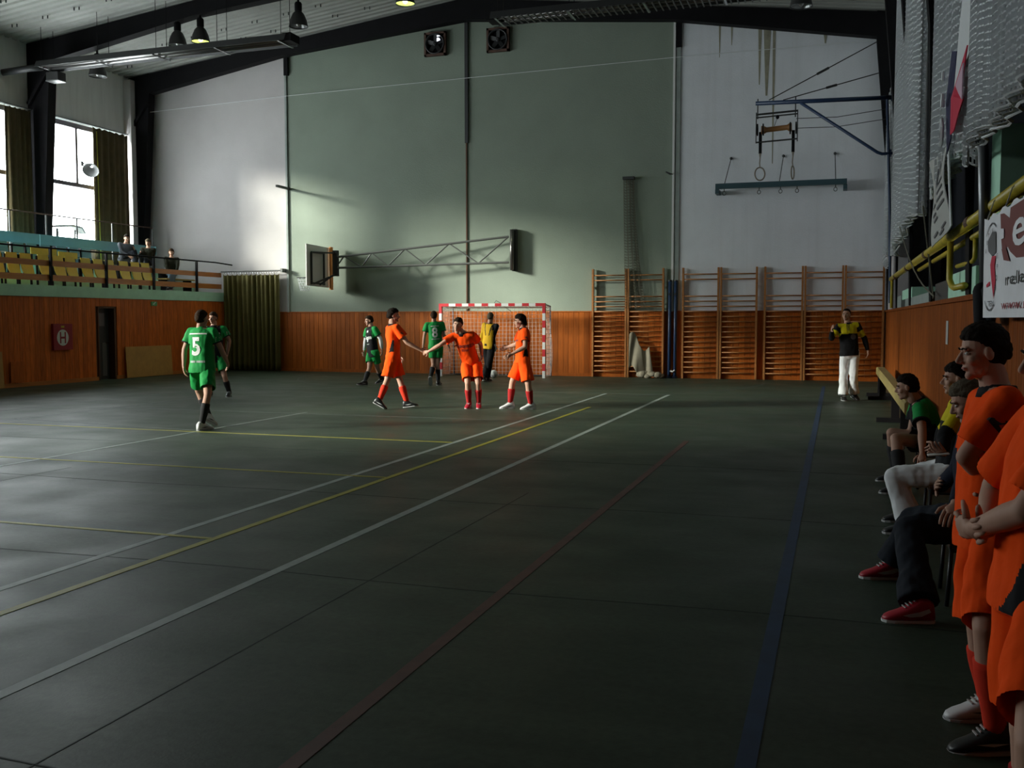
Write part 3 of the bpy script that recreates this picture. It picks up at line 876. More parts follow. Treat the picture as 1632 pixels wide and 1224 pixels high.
for p, q in (((-1.62, yr, 6.72), (.72, yr + .6, 8.0)), ((-1.3, yr, 6.70), (.80, yr + .6, 7.3))):
    mb = MB(); mb.tube([p, q], .012, 5); m1 = Vector(p).lerp(Vector(q), .45); m2 = Vector(p).lerp(Vector(q), .56); mb.tube([m1, m2], .028, 6); obj('stay_wire', mb, 'dark_grey', t)
for z, z2 in ((6.28, 6.36), (6.06, 6.14)):
    mb = MB(); mb.tube([(-1.0, yr, z - .02), (-.1, yr, z - .04), (1.0, yr, z2)], .008, 5); obj('pull_wire', mb, 'dark_grey', t)
t = thing('gym_rings', 'pair of gymnastics rings on straps below a pulley frame', 'rings', (-1.45, yr, 6.5))
mb = MB()
for x in (-1.87, -1.02):
    mb.tube([(x, yr, 6.76), (x, yr, 6.30)], .014, 6); mb.tube([(x - .03 if x < -1.5 else x + .05, yr, 6.45), (x - .03 if x < -1.5 else x + .05, yr, 5.74)], .012, 6)
mb.tube([(-1.9, yr, 6.40), (-.96, yr, 6.44)], .022, 6); mb.tube([(-1.9, yr, 6.33), (-.96, yr, 6.37)], .016, 6); mb.tube([(-1.9, yr, 5.76), (-.97, yr, 5.80)], .018, 6); obj('pulley_frame', mb, 'dark_grey', t)
mb = MB(); mb.ell((-1.42, yr, 6.32), (.04, 0, 0), (0, .04, 0), (0, 0, .05)); mb.tube([(-1.42, yr, 6.32), (-1.50, yr, 6.08)], .006, 5); obj('pulley', mb, 'black_steel', t)
mb = MB(); mb.tube([(-1.78, yr, 6.04), (-1.72, yr, 6.04), (-1.66, yr, 6.04), (-1.20, yr, 6.07), (-1.16, yr, 6.07), (-1.10, yr, 6.07)], [.10, .09, .06, .06, .09, .10], 14); obj('roller', mb, 'leather', t, smooth=True)
for x in (-1.80, -1.06):
    for dx in (-.07, .06):
        mb = MB(); mb.lathe((x + dx - .012, yr, 6.05), (1, 0, 0), [(.14, 0), (.14, .024)], 16, True); obj('reel_flange', mb, 'black_steel', t)
    mb = MB(); mb.bar((x, yr, 6.0), (x, yr, 5.50), .07, .012, (0, 1, 0)); s_ = obj('strap', mb, 'black_steel', t)
    mb = MB(); mb.tube([(x, yr, 5.50), (x, yr, 5.40), (x - .01, yr, 5.28), (x, yr, 5.18)], [.03, .014, .014, .014], 6); obj('hook', mb, 'ring_wood', t)
    w = .11 if x < -1.5 else .028
    rc = Vector((x, yr, 5.03)); dd = Vector((w, (.12 ** 2 - w ** 2) ** .5 if w < .12 else 0, 0))
    mb = MB(); mb.tube([rc + dd * math.cos(k * math.pi / 12) + Vector((0, 0, .15)) * math.sin(k * math.pi / 12) for k in range(25)], .016, 8); obj('ring', mb, 'ring_wood', t, smooth=True)

# hanging beam with hooks below it
t = thing('rope_rail', 'dark teal steel beam with hooks slung on three rods from the end wall', 'rail', (-1.5, YB - .4, 5.2))
yb = YB - .45
mb = MB(); mb.bar((-3.19, yb, 5.19), (.16, yb, 5.19), .10, .14); obj('beam', mb, 'teal_steel', t)
for x in (-3.15, .12):
    mb = MB(); mb.prism([(x - .05, yb, 5.12), (x + .05, yb, 5.12), (x + .05, YB, 5.0), (x + .05, YB, 4.85), (x - .05, YB, 4.85)], (.0, .0, .0)) if False else mb.box((x - .05, yb, 5.0), (x + .05, YB - .01, 5.12)); obj('end_bracket', mb, 'teal_steel', t)
for x, x2 in ((-2.95, -2.83), (-1.53, -1.46), (-.12, -.15)):
    mb = MB(); mb.tube([(x, yb, 5.26), (x2, YB - .03, 5.98)], .011, 5); mb.ell((x2, YB - .04, 5.98), (.04, 0, 0), (0, .04, 0), (0, 0, .04), 8, 5); obj('hanger_rod', mb, 'dark_grey', t)
for x in (-2.96, -2.05, -1.5, -1.08, -.12):
    mb = MB(); mb.tube([(x, yb, 5.12), (x, yb, 5.05)], .012, 5); mb.tube([Vector((x, yb, 5.0)) + Vector((.042 * math.sin(k * math.pi / 6), 0, .05 * math.cos(k * math.pi / 6))) for k in range(13)], .009, 5); obj('eye_hook', mb, 'dark_grey', t)

# high-bay lamps
def lamp(x, y, z, lit, lb, top):
    t = thing('high_bay_lamp', lb, 'lamp', (x, y, z), 'high bay lamps under the roof')
    mb = MB(); mb.lathe((x, y, z), (0, 0, 1), [(.25, 0), (.245, .02), (.21, .18), (.15, .32), (.095, .38), (.08, .40)], 24); s = obj('shade', mb, 'lamp_metal', t, smooth=True); solidify(s, .006)
    mb = MB(); mb.lathe((x, y, z + .38), (0, 0, 1), [(.085, 0), (.095, .03), (.095, .2), (.075, .24), (.03, .26), (.03, .34)], 16, True); obj('ballast_housing', mb, 'black_steel', t, smooth=True)
    mb = MB(); mb.tube([(x, y, z + .7), (x, y, top)], .012, 5); obj('hanger', mb, 'black_steel', t)
    mb = MB(); mb.lathe((x, y, z + .03), (0, 0, 1), [(.232, 0), (.20, .13), (.12, .3)], 20); obj('reflector', mb, 'lit_ring' if lit else 'lamp_inner', t, smooth=True)
    mb = MB(); mb.ell((x, y, z + .14), (.075, 0, 0), (0, .075, 0), (0, 0, .13)); obj('bulb', mb, 'lit_bulb' if lit else 'lamp_inner', t, smooth=True)
    if lit:
        pl = bpy.data.lights.new('lamp_glow', 'SPOT'); pl.energy = 90; pl.color = (.85, 1, .68); pl.spot_size = math.radians(120); pl.spot_blend = .6; pl.shadow_soft_size = .08
        po = bpy.data.objects.new('lamp_glow', pl); COL.objects.link(po); po.parent = t; po.location = (0, 0, -.02)
lamp(-17.05, 23.45, 8.98, False, 'unlit dark bell lamp left of the lit one over the balcony', 9.9)
lamp(-16.33, 23.45, 9.02, True, 'lit bell lamp glowing white-green above the left heater', 9.9)
lamp(-13.38, 23.45, 9.16, False, 'unlit grey bell lamp above the right end of the left heater', 10.3)
lamp(-10.38, 23.45, 9.45, True, 'lit bell lamp with yellow rim, left of the roof ridge', 10.6)
lamp(-7.33, 23.45, 9.34, True, 'lit bell lamp cut by the top edge, right of the ridge', 10.3)
lamp(-.90, 23.45, 8.50, False, 'unlit pale bell lamp near the right side wall', 9.4)
lamp(-19.85, 23.65, 8.42, False, 'unlit lamp with pale rim under the heater by the upper wall panel', 9.6)
mb = MB(); mb.box((-20.95, 22.9, 8.22), (-20.55, 23.2, 8.45)); o = obj('heater_control_box', mb, 'lamp_metal'); tag(o, 'small dark box fixed under the left end of the radiant heater', 'control box')
obj('box_lid', MB().box((-20.96, 22.89, 8.20), (-20.54, 23.21, 8.23)), 'lamp_inner', o)

# radiant strip heaters
def heater(x0, x1, y, z0, z1, lb):
    t = thing('radiant_heater', lb, 'heater', ((x0 + x1) / 2, y, (z0 + z1) / 2), 'radiant heaters under the roof')
    P = lambda f, dy, dz: Vector((x0 + (x1 - x0) * f, y + dy, z0 + (z1 - z0) * f + dz))
    sec = [(-.34, -.04), (-.26, .13), (.26, .13), (.34, -.04), (.32, -.04), (.24, .11), (-.24, .11), (-.32, -.04)]
    mb = MB(); mb.loft([[P(0, a, b) for a, b in sec], [P(1, a, b) for a, b in sec]]); obj('reflector_hood', mb, 'dark_grey', t, fixn=True)
    for dy in (-.13, .13):
        mb = MB(); mb.tube([P(.01, dy, .02), P(.99, dy, .02)], .055, 10); obj('heater_tube', mb, 'tube_steel', t, smooth=True)
    for k in range(5):
        mb = MB(); mb.bar(P(.02 + .24 * k, -.36, -.06), P(.02 + .24 * k, .36, -.06), .05, .02); obj('cross_bracket', mb, 'chrome', t)
        mb = MB()
        for dy in (-.22, .22):
            p = P(.02 + .24 * k, dy, .13); mb.tube([p, (p.x, p.y, ceil_z(p.x))], .008, 4)
        obj('hanger_wire', mb, 'black_steel', t)
    mb = MB(); mb.obox(P(1.015 if x1 > -8 and False else 1.0, 0, .06), (.12, 0, 0), (0, .22, 0), (0, 0, .10)); obj('burner_box', mb, 'black_steel', t)
    return t
heater(-20.9, -13.2, 22.75, 8.52, 8.60, 'long radiant heater hung on wires under the left roof slope')
t = heater(-.6, -7.75, 22.6, 8.62, 8.58, 'long slatted radiant heater hung under the right roof slope')
for i in range(44):
    x = -1.0 - i * .15
    o = obj('grille_bar', MB().bar((x, 22.26, 8.55), (x, 22.94, 8.55), .03, .02), 'grey_steel', t)
mb = MB(); mb.tube([(XL + .03, 22.4, 8.40), (-21.2, 22.6, 8.5), (-20.9, 22.72, 8.54)], .09, 10); o = obj('flue_pipe', mb, 'dark_grey', None, smooth=True); tag(o, 'dark round flue pipe at the left end of the left heater', 'pipe')

# balcony railing in front
t = thing('balcony_railing', 'front balcony railing with two orange planks and dark steel posts', 'railing', (-18.75, 21, 2.48))
xr = -18.83
for y in (12.5, 14.5, 16.5, 18.55, 20.55, 22.57, 24.55, 26.60):
    mb = MB(); mb.box((xr - .03, y - .03, 2.30), (xr + .03, y + .03, 3.40)); obj('post', mb, 'black_steel', t)
ys = [12, 14.5, 16.5, 18.55, 20.55, 22.57, 24.55, 26.6, 27.95]
for a, b in zip(ys, ys[1:]):
    for z0, z1 in ((2.60, 2.75), (2.97, 3.11)):
        mb = MB(); mb.box((xr - .055, a + .004, z0), (xr - .03, b - .004, z1)); obj('plank', mb, 'rail_wood', t)
mb = MB(); mb.tube([(xr, 12, 3.40), (xr, 27.6, 3.43), (xr + .35, 28.0, 3.36)], .022, 8); obj('top_rail', mb, 'black_steel', t, smooth=True)
# rear railing with the blue board
t = thing('rear_railing', 'thin steel railing with a long pale blue board behind the seats', 'railing', (-21.1, 21, 3.3))
xq = -21.1
for y in (13.2, 15.3, 17.4, 19.5, 21.6, 22.9, 24.1, 25.6, 26.6, 27.5):
    mb = MB(); mb.tube([(xq, y, 3.30), (xq, y, 4.55)], .024, 8); obj('post', mb, 'grey_steel', t)
mb = MB(); mb.tube([(xq, 13, 4.53), (xq, 27.5, 4.57)], .018, 8); obj('handrail', mb, 'rust_steel', t)
ys = [13, 16.2, 19.4, 22.6, 25.8, 27.6]
for a, b in zip(ys, ys[1:]):
    mb = MB(); mb.box((xq + .03, a + .005, 3.70), (xq + .055, b - .005, 3.98)); obj('board', mb, 'board_blue', t)

# seats
def seat_proto(kind, x, y, zf, m, lb, grp):
    t = thing('stadium_seat', lb, 'seat', (x, y, zf), grp)
    h = .34
    mb = MB(); mb.prism([(x - .02, y - .185, zf + h + .24), (x - .02, y + .185, zf + h + .24), (x - .05, y + .175, zf + h + .50), (x - .05, y - .175, zf + h + .50)], (.025, 0, 0)); obj('backrest', mb, m, t, fixn=True)
    mb = MB(); mb.loft([[Vector((x + dx, y + s * .19, z)) for dx, s, z in ((0, -1, a), (0, 1, a), (.03, 1, a), (.03, -1, a))] for a in (zf + h + .22,)] + [[Vector((x + d0, y - w, z)), Vector((x + d0, y + w, z)), Vector((x + d0 + .03, y + w, z)), Vector((x + d0 + .03, y - w, z))] for d0, w, z in ((.03, .185, zf + h + .10), (.07, .17, zf + h), (.10, .12, zf + h - .05))]); obj('folded_seat', mb, m, t, fixn=True)
    for s in (-1, 1):
        mb = MB(); mb.bar((x - .03, y + s * .195, zf), (x - .05, y + s * .195, zf + h + .46), .03, .05, (0, 1, 0)); mb.bar((x, y + s * .195, zf + h - .02), (x + .14, y + s * .195, zf + h - .06), .03, .04); obj('seat_support', mb, 'black_steel', t)
    return t
ysy = [17.6, 18.25, 19.05, 19.55, 20.05, 20.50, 21.10, 21.62, 22.06, 22.64, 23.12, 23.58, 24.18, 24.68, 25.13]
base = None
vis = 0
for y in ysy:
    if y < 19.2: continue
    lb = 'yellow folding seat in the front balcony row, %s from the left' % ORD[vis]
    if base is None: base = seat_proto('y', -19.55, y, 2.46, 'seat_yellow', lb, 'yellow seats in the front balcony row'); o = base
    else: o = dup(base, (0, y - ysy[2], 0)); o['label'] = lb; o.location = (-19.55, y, 2.46)
    if base is o: o.location = (-19.55, y, 2.46)
    vis += 1
base = None; vis = 0
for y in (20.62, 21.16, 21.62, 22.1, 22.70, 23.18, 23.66):
    lb = 'pale blue folding seat in the back balcony row, %s from the left' % ORD[vis]
    if base is None: base = seat_proto('b', -20.4, y, 2.80, 'seat_blue', lb, 'blue seats in the back balcony row'); o = base
    else: o = dup(base, (0, 0, 0)); o['label'] = lb; o.location = (-20.4, y, 2.80)
    vis += 1
for a, b, z, lb in ((21.05, 21.95, 3.33, 'wide yellow seat back rising behind the front row, left of the post'), (22.02, 22.72, 3.28, 'wide yellow seat back rising behind the front row, right of the post')):
    t = thing('yellow_bench_back', lb, 'seat back', (-19.9, (a + b) / 2, 2.8))
    mb = MB(); mb.box((-19.93, a, z), (-19.90, b, z + .17)); obj('back_board', mb, 'seat_yellow', t)
    for y in (a + .06, b - .06):
        mb = MB(); mb.box((-19.96, y - .02, 2.8), (-19.93, y + .02, z + .1)); obj('support', mb, 'black_steel', t)
for y, lb in ((26.4, 'plain wooden bench plank on dark legs at the balcony end'),):
    t = thing('balcony_bench', lb, 'bench', (-19.5, y, 2.46))
    mb = MB(); mb.box((-19.72, y - .55, 2.84), (-19.36, y + .85, 2.88)); obj('seat_plank', mb, 'yellow_wood', t)
    for yy in (y - .4, y + .7):
        mb = MB(); mb.box((-19.68, yy - .03, 2.46), (-19.40, yy + .03, 2.84)); obj('leg', mb, 'black_steel', t)
t = thing('balcony_bench', 'dark seat ledge carrying the two upper spectators', 'bench', (-20.45, 25.8, 2.8))
mb = MB(); mb.box((-20.65, 24.9, 3.14), (-20.2, 27.2, 3.19)); obj('seat_plank', mb, 'wood_dark', t)
for yy in (25.0, 26.0, 27.1):
    mb = MB(); mb.box((-20.6, yy - .03, 2.8), (-20.25, yy + .03, 3.14)); obj('leg', mb, 'black_steel', t)
t = thing('folding_table', 'grey table with drooping cloth top in front of the bright window', 'table', (-21.6, 24.3, 3.3))
mb = wave_sheet(lambda u, v: Vector((-21.75 + .35 * v, 23.82 + .95 * u, 4.30 + .05 * math.sin(u * math.pi) - (.13 * ((u - .9) / .1) if u > .9 else 0))), 16, 4); o = obj('table_top', mb, 'paper_grey', t); solidify(o, .05)
for y in (23.95, 24.65):
    mb = MB(); mb.box((-21.7, y - .025, 3.3), (-21.65, y + .025, 4.28)); obj('leg', mb, 'dark_grey', t)
# floodlight clamped to the window mullion
t = thing('clamp_spotlight', 'small white dish spotlight clamped to the window mullion', 'spotlight', (-21.85, 25.32, 6.3))
mb = MB(); mb.lathe((-21.80, 25.60, 6.30), (.35, -.6, -.55), [(.04, 0), (.13, .05), (.21, .16), (.24, .24)], 18); o = obj('dish', mb, 'lamp_white', t, smooth=True); solidify(o, .006)
mb = MB(); mb.tube([(-21.95, 25.32, 6.36), (-21.85, 25.5, 6.36), (-21.80, 25.6, 6.3)], .02, 6); mb.box((-22.0, 25.27, 6.28), (-21.9, 25.37, 6.42)); obj('clamp_arm', mb, 'dark_grey', t)

# curtains
def curtain(name, lb, p0, p1, z0, z1, m, folds, amp, group=None, edge=None):
    p0 = Vector(p0); p1 = Vector(p1); d = p1 - p0; nrm = Vector((-d.y, d.x, 0)).normalized()
    rr = random.Random(len(lb)); ph = rr.random() * 6
    def P(u, v):
        a = amp * (.55 + .45 * v)
        w = math.sin(u * folds * 2 * math.pi + ph + .6 * math.sin(u * 9)) + .4 * math.sin(u * folds * 4.7 + 1.3 * v)
        q = p0 + d * (u + (edge * v * v * u if edge else 0)) + nrm * (a * w)
        return Vector((q.x, q.y, z1 + (z0 - z1) * v - (.04 * abs(math.sin(u * folds * math.pi * 1.0)) if v == 0 else 0)))
    mb = wave_sheet(P, folds * 10, 14); t = thing(name, lb, 'curtain', tuple((p0 + p1) / 2 + Vector((0, 0, z0))), group)
    o = obj('curtain_cloth', mb, m, t, smooth=True); solidify(o, .01)
    return t
t = curtain('window_curtain', 'dark brown curtain drawn at the corner end of the tall window', (-21.83, 25.72, 0), (-21.83, 27.30, 0), 3.35, 7.52, 'curtain_brown', 6, .05, 'window curtains')
mb = MB(); mb.tube([(-21.80, 25.85, 7.4), (-21.78, 25.88, 3.4)], .015, 6); obj('pull_cord', mb, 'yellow_cord', t)
curtain('window_curtain', 'dark brown curtain bunched against the steel column at the far left', (-21.83, 22.30, 0), (-21.83, 23.22, 0), 3.35, 7.52, 'curtain_brown', 5, .06, 'window curtains')
mb = MB(); mb.tube([(-21.86, 15, 7.56), (-21.86, 27.4, 7.56)], .02, 8); o = obj('curtain_track', mb, 'grey_steel'); tag(o, 'slim steel curtain track running along the window heads', 'curtain track')
t = curtain('stage_curtain', 'olive green floor-length curtain hung on rings in the back corner', (-18.66, YB - .30, 0), (-16.68, YB - .22, 0), .02, 3.06, 'curtain_olive', 12, .06)
mb = MB(); mb.tube([(-18.75, YB - .28, 3.14), (-16.55, YB - .2, 3.16)], .022, 8); mb.box((-16.62, YB - .25, 3.10), (-16.55, YB, 3.22)); obj('curtain_rod', mb, 'grey_steel', t)
mb = MB()
for k in range(22):
    x = -18.6 + k * .09
    mb.tube([Vector((x, YB - .28 + .03 * math.sin(a * math.pi / 4), 3.11 + .045 * math.cos(a * math.pi / 4))) for a in range(9)], .006, 4)
obj('curtain_rings', mb, 'chrome', t)['kind'] = 'stuff'

# things on the wainscot at left
t = thing('hydrant_sign', 'red fire hydrant cabinet with a white oval and letter H', 'cabinet', (-18.74, 20.77, 1.19), None)
mb = MB(); mb.box((-18.80, 20.44, .86), (-18.70, 21.10, 1.52)); obj('door_panel', mb, 'sign_red', t)
mb = MB(); c = Vector((-18.698, 20.75, 1.17)); mb.add([c] + [c + Vector((0, .20 * math.cos(k * math.pi / 16), .205 * math.sin(k * math.pi / 16))) for k in range(32)], [(0, k + 1, (k + 1) % 32 + 1) for k in range(32)]); obj('oval', mb, 'number_white', t)
flat_text('H', c + Vector((.003, 0, 0)), (0, 1, 0), (0, 0, 1), .40, 'sign_red', t, 'letter', .85, .008)
mb = MB(); mb.box((-18.7, 20.70, 1.42), (-18.697, 20.81, 1.47)); obj('plate', mb, 'seat_yellow', t)
o = obj('exit_sign', MB().box((-18.76, 24.30, 2.02), (-18.735, 24.55, 2.14)), 'exit_green'); tag(o, 'small green exit sign on the planks right of the door', 'sign')
mb = MB(); mb.tube([(-18.733, 24.36, 2.06), (-18.733, 24.42, 2.09), (-18.733, 24.46, 2.12)], .012, 5); mb.tube([(-18.733, 24.42, 2.09), (-18.733, 24.40, 2.04)], .01, 5); mb.ell((-18.733, 24.47, 2.125), (.012, 0, 0), (0, .015, 0), (0, 0, .015), 8, 5); obj('running_figure', mb, 'number_white', o)
for y0, y1, z1, lb in ((23.12, 25.12, .87, 'pale plywood board leaning on the planks right of the door'), (17.2, 18.80, .87, 'pale plywood board at the left edge below the balcony')):
    mb = MB(); mb.prism([(-18.69, y0, .01), (-18.69, y1, .01), (-18.735, y1, z1), (-18.735, y0, z1)], (.02, 0, .002)); o = obj('plywood_board', mb, 'plywood', None, fixn=True); tag(o, lb, 'board', 'plywood boards')
mb = MB(); mb.box((-18.73, 19.05, .12), (-18.715, 19.45, .62)); o = obj('access_panel', mb, 'wood_side'); tag(o, 'flush wooden hatch low in the planks at the left edge', 'hatch')

# football
c = Vector((-9.13, 26.55, .11)); bm = bmesh.new(); bmesh.ops.create_icosphere(bm, subdivisions=3, radius=.11)
mb = MB(); mb.add([v.co + c for v in bm.verts], [[v.index for v in f.verts] for f in bm.faces]); bm.free()
ball = obj('futsal_ball', mb, 'number_white', None, smooth=True); tag(ball, 'white ball lying on the floor in front of the goal net', 'ball')
bm = bmesh.new(); bmesh.ops.create_icosphere(bm, subdivisions=1, radius=1)
for v in list(bm.verts)[:12]:
    n = v.co.normalized(); a = n.orthogonal().normalized(); b = n.cross(a)
    mb = MB(); ctr = c + n * .1125; mb.add([ctr] + [c + (n + (a * math.cos(k * 1.2566) + b * math.sin(k * 1.2566)) * .32).normalized() * .1118 for k in range(5)], [(0, k + 1, (k + 1) % 5 + 1) for k in range(5)]); obj('pentagon_patch', mb, 'ball_grey', ball)
bm.free()

# right side: nets in front of the dark bays
def side_net(lb, y0, y1, ztop, zb, folds, amp, cell, r=.0055, x=1.06, layers=3):
    """zb: function y-fraction -> lower edge height"""
    t = thing('ball_net', lb, 'net', (x, (y0 + y1) / 2, zb(.5)), 'white ball nets along the right wall')
    for k in range(layers):
        def P(u, v, k=k):
            zz = ztop + (zb(u) - ztop) * v
            w = math.sin(u * folds * 2 * math.pi + k * 1.7 + .7 * math.sin(u * 11)) + .2 * math.sin(u * folds * 5.1 + .6 * v)
            return Vector((x - .03 * k + amp * w * (.5 + .5 * v), y0 + (y1 - y0) * u + .03 * math.sin(v * 3 + k), zz - .05 * abs(math.sin(u * folds * math.pi)) * (1 - v)))
        nu = int((y1 - y0) * 1.5 / cell); nv = int((ztop - zb(.5)) / cell)
        mb = netting(P, nu, nv, r); o = obj('net_layer', mb, 'net_white', t); o['kind'] = 'stuff'
    mb = MB(); mb.tube([Vector((x + .03 + amp * math.sin(u * folds * 2 * math.pi), y0 + (y1 - y0) * u, zb(u) - .01)) for u in [i / 30 for i in range(31)]], .014, 5); obj('hem_cord', mb, 'net_white', t)
    return t
def interp(tab):
    def f(u):
        for (a, za), (b, zb_) in zip(tab, tab[1:]):
            if u <= b: 
                s = (u - a) / (b - a); s = s * s * (3 - 2 * s); return za + (zb_ - za) * s
        return tab[-1][1]
    return f
side_net('white net gathered at the corner pier behind the ring bracket', 24.75, 26.6, 6.9, interp([(0, 3.1), (.5, 3.2), (1, 2.9)]), 4, .04, .09, .010, 1.12)
side_net('tall white net in the second bay with scalloped lower edge', 15.15, 22.6, 8.7, interp([(0, 3.1), (.2, 3.25), (.43, 3.25), (.56, 3.12), (.86, 3.14), (.93, 2.94), (1, 3.0)]), 12, .045, .085, .011, 1.10)
side_net('white net in the middle bay behind the flag and poster', 9.15, 12.9, 7.0, interp([(0, 2.9), (.12, 3.1), (.24, 3.12), (.44, 3.11), (.93, 3.15), (1, 3.05)]), 7, .04, .075, .010, 1.06)
side_net('large white net nearest the camera, hem rising towards the banner', 5.4, 8.72, 5.4, interp([(0, 2.99), (.32, 2.95), (.5, 2.94), (.6, 2.93), (.78, 3.0), (.88, 3.0), (1, 2.98)]), 9, .03, .052, .0076, 1.0)

# flag, scarf, poster sheet
def cloth(name, lb, cat, quads, th=.01):
    t = thing(name, lb, cat, quads[0][1][0])
    for pn, pts, m in quads:
        mb = MB(); n = len(pts); c = sum((Vector(p) for p in pts), Vector()) / n
        mb.add(list(pts) + [c + Vector((-.04, 0, 0))], [(i, (i + 1) % n, n) for i in range(n)])
        o = obj(pn, mb, m, t); solidify(o, th)
    return t
X_ = .95
cloth('flag', 'white over red flag hanging in folds beside the steel post', 'flag', [
    ('white_field', [(X_, 8.95, 4.7), (X_ + .04, 8.78, 4.7), (X_ + .02, 8.74, 3.80), (X_, 9.35, 3.66), (X_ - .01, 9.72, 3.62), (X_ - .01, 9.3, 4.0)], 'flag_white'),
    ('red_field', [(X_ - .03, 8.72, 3.78), (X_ - .04, 9.2, 3.66), (X_ - .04, 9.74, 3.58), (X_ - .04, 9.72, 3.26), (X_ - .03, 9.55, 3.26), (X_ - .04, 9.10, 3.33), (X_ - .04, 8.80, 3.38), (X_ - .03, 9.05, 3.50), (X_ - .03, 8.9, 3.62)], 'flag_red'),
    ('pink_fold', [(X_ - .05, 8.78, 3.66), (X_ - .05, 9.05, 3.48), (X_ - .05, 8.80, 3.38)], 'flag_pink')])
t = cloth('pennant', 'narrow navy pennant with pale lettering hanging left of the red flag', 'pennant', [('pennant_cloth', [(X_, 9.80, 4.0), (X_, 10.2, 4.1), (X_ - .03, 10.25, 3.56), (X_ - .03, 10.10, 3.15), (X_ - .03, 9.78, 3.24), (X_ - .02, 9.80, 3.5)], 'navy_cloth')])
mb = MB()
mb.tube([(X_ - .09, 10.02, 3.36), (X_ - .09, 9.95, 3.44), (X_ - .09, 9.90, 3.36), (X_ - .09, 9.94, 3.25), (X_ - .09, 10.02, 3.22)], .018, 5); mb.tube([(X_ - .09, 9.9, 3.66), (X_ - .09, 9.95, 3.55)], .018, 5); mb.tube([(X_ - .09, 9.92, 3.86), (X_ - .09, 9.94, 3.78)], .016, 5); obj('lettering', mb, 'net_white', t)
t = thing('poster_sheet', 'long grey paper banner with dark emblem and slanted text lines over the net', 'poster', (.95, 11.3, 2.4))
def pp(u, v, dx=0.0): return Vector((.96 + dx + .03 * math.sin(v * 5 + u * 3), (12.45 - 2.0 * u) * (1 - v) + (11.45 - 1.2 * u) * v, (3.42 - .13 * u) * (1 - v) + (2.39 + .10 * u) * v))
mb = wave_sheet(lambda u, v: pp(u, v), 10, 20); o = obj('sheet', mb, 'paper_grey', t); solidify(o, .008)
D_ = -.016
mb = MB()
for a, b, c2, d in ((.30, .22, .52, .40), (.60, .14, .74, .30)): mb.add([pp(a, b, D_), pp(c2, b - .04, D_), pp(c2, d, D_), pp(a + .06, d, D_)], [(0, 1, 2, 3)])
mb.add([pp(.32, .36, D_), pp(.42, .5, D_), pp(.34, .5, D_)], [(0, 1, 2)])
obj('emblem', mb, 'ink_grey', t)
mb = MB()
for v in (.40, .49, .58, .67):
    mb.add([pp(.58, v, D_), pp(.92, v - .05, D_), pp(.92, v - .02, D_), pp(.58, v + .03, D_)], [(0, 1, 2, 3)])
for u, v in ((.3, .62), (.3, .72), (.35, .78), (.62, .9), (.25, .93), (.5, .95)): mb.add([pp(u, v, D_), pp(u + .2, v - .03, D_), pp(u + .2, v, D_), pp(u, v + .025, D_)], [(0, 1, 2, 3)])
obj('text_lines', mb, 'ink_grey', t)
mb = MB(); mb.add([pp(1.0, .02), pp(1.12, 0), pp(1.2, .5), pp(1.12, 1.0), pp(1.0, 1.0)], [(0, 1, 2, 3, 4)]); o = obj('bright_edge', mb, 'flag_white', t); solidify(o, .01)

# yellow safety rail and steel post
xz = 1.12
t = thing('yellow_handrail', 'thick yellow painted pipe rail along the right wall ledge', 'handrail', (xz, 15, 2.49))
mb = MB(); mb.tube([(xz, 4.0, 2.49), (xz, 24.1, 2.53)], .052, 12); obj('pipe', mb, 'yellow_pipe', t, smooth=True)
mb = MB(); mb.tube([(xz + .10, 9.9, 2.42), (xz + .10, 17.3, 2.42)], .03, 8); obj('lower_pipe', mb, 'yellow_pipe', t, smooth=True)
for y in (11.6, 23.6):
    mb = MB(); mb.tube([(xz, y, 2.49), (xz, y, 2.06), (xz + .02, y - .05, 1.99), (xz + .03, y - .2, 1.965), (xz + .04, y - 1.0, 1.965)] if y < 20 else [(xz, y, 2.5), (xz, y, 1.88)], .033, 10); obj('bent_leg', mb, 'yellow_pipe', t, smooth=True)
mb = MB(); mb.tube([(xz + .10, 10.4, 2.42), (xz + .10, 10.4, 2.22), (xz + .10, 10.55, 2.19), (xz + .06, 11.5, 2.19)], .022, 8); obj('bracket_loop', mb, 'yellow_pipe', t, smooth=True)
for y in (9.9, 14.6, 18.4, 22.0):
    mb = MB(); mb.tube([(xz, y - .12, 2.51), (xz, y + .12, 2.51)], .057, 12); obj('pipe_collar', mb, 'rust_steel', t)
t = thing('steel_post', 'slim grey steel post between the flag and the nearest net', 'post', (1.03, 8.3, 1.9))
mb = MB(); mb.tube([(1.03, 9.3, 4.9), (1.03, 8.98, 3.54), (1.04, 8.55, 2.92), (1.06, 8.4, 1.88)], .04, 10); obj('tube', mb, 'post_steel', t, smooth=True)
mb = MB(); mb.tube([(1.0, 8.45, 3.02), (1.0, 8.85, 3.04)], .022, 6); obj('wire_clamp', mb, 'black_steel', t)
for a, b, lb in (((1.0, 18.9, 3.25), (1.14, 13.6, 1.92), 'slack grey cord hanging from the second net to the ledge'), ((1.02, 14.1, 3.1), (1.15, 13.8, 1.9), 'thin grey cord hanging down the steel column')):
    mb = MB(); p, q = Vector(a), Vector(b); mb.tube([p.lerp(q, k / 8) - Vector((0, 0, .2 * math.sin(k / 8 * math.pi) if 'slack' in lb else 0)) for k in range(9)], .010, 5); o = obj('hanging_rope', mb, 'net_grey'); tag(o, lb, 'rope')

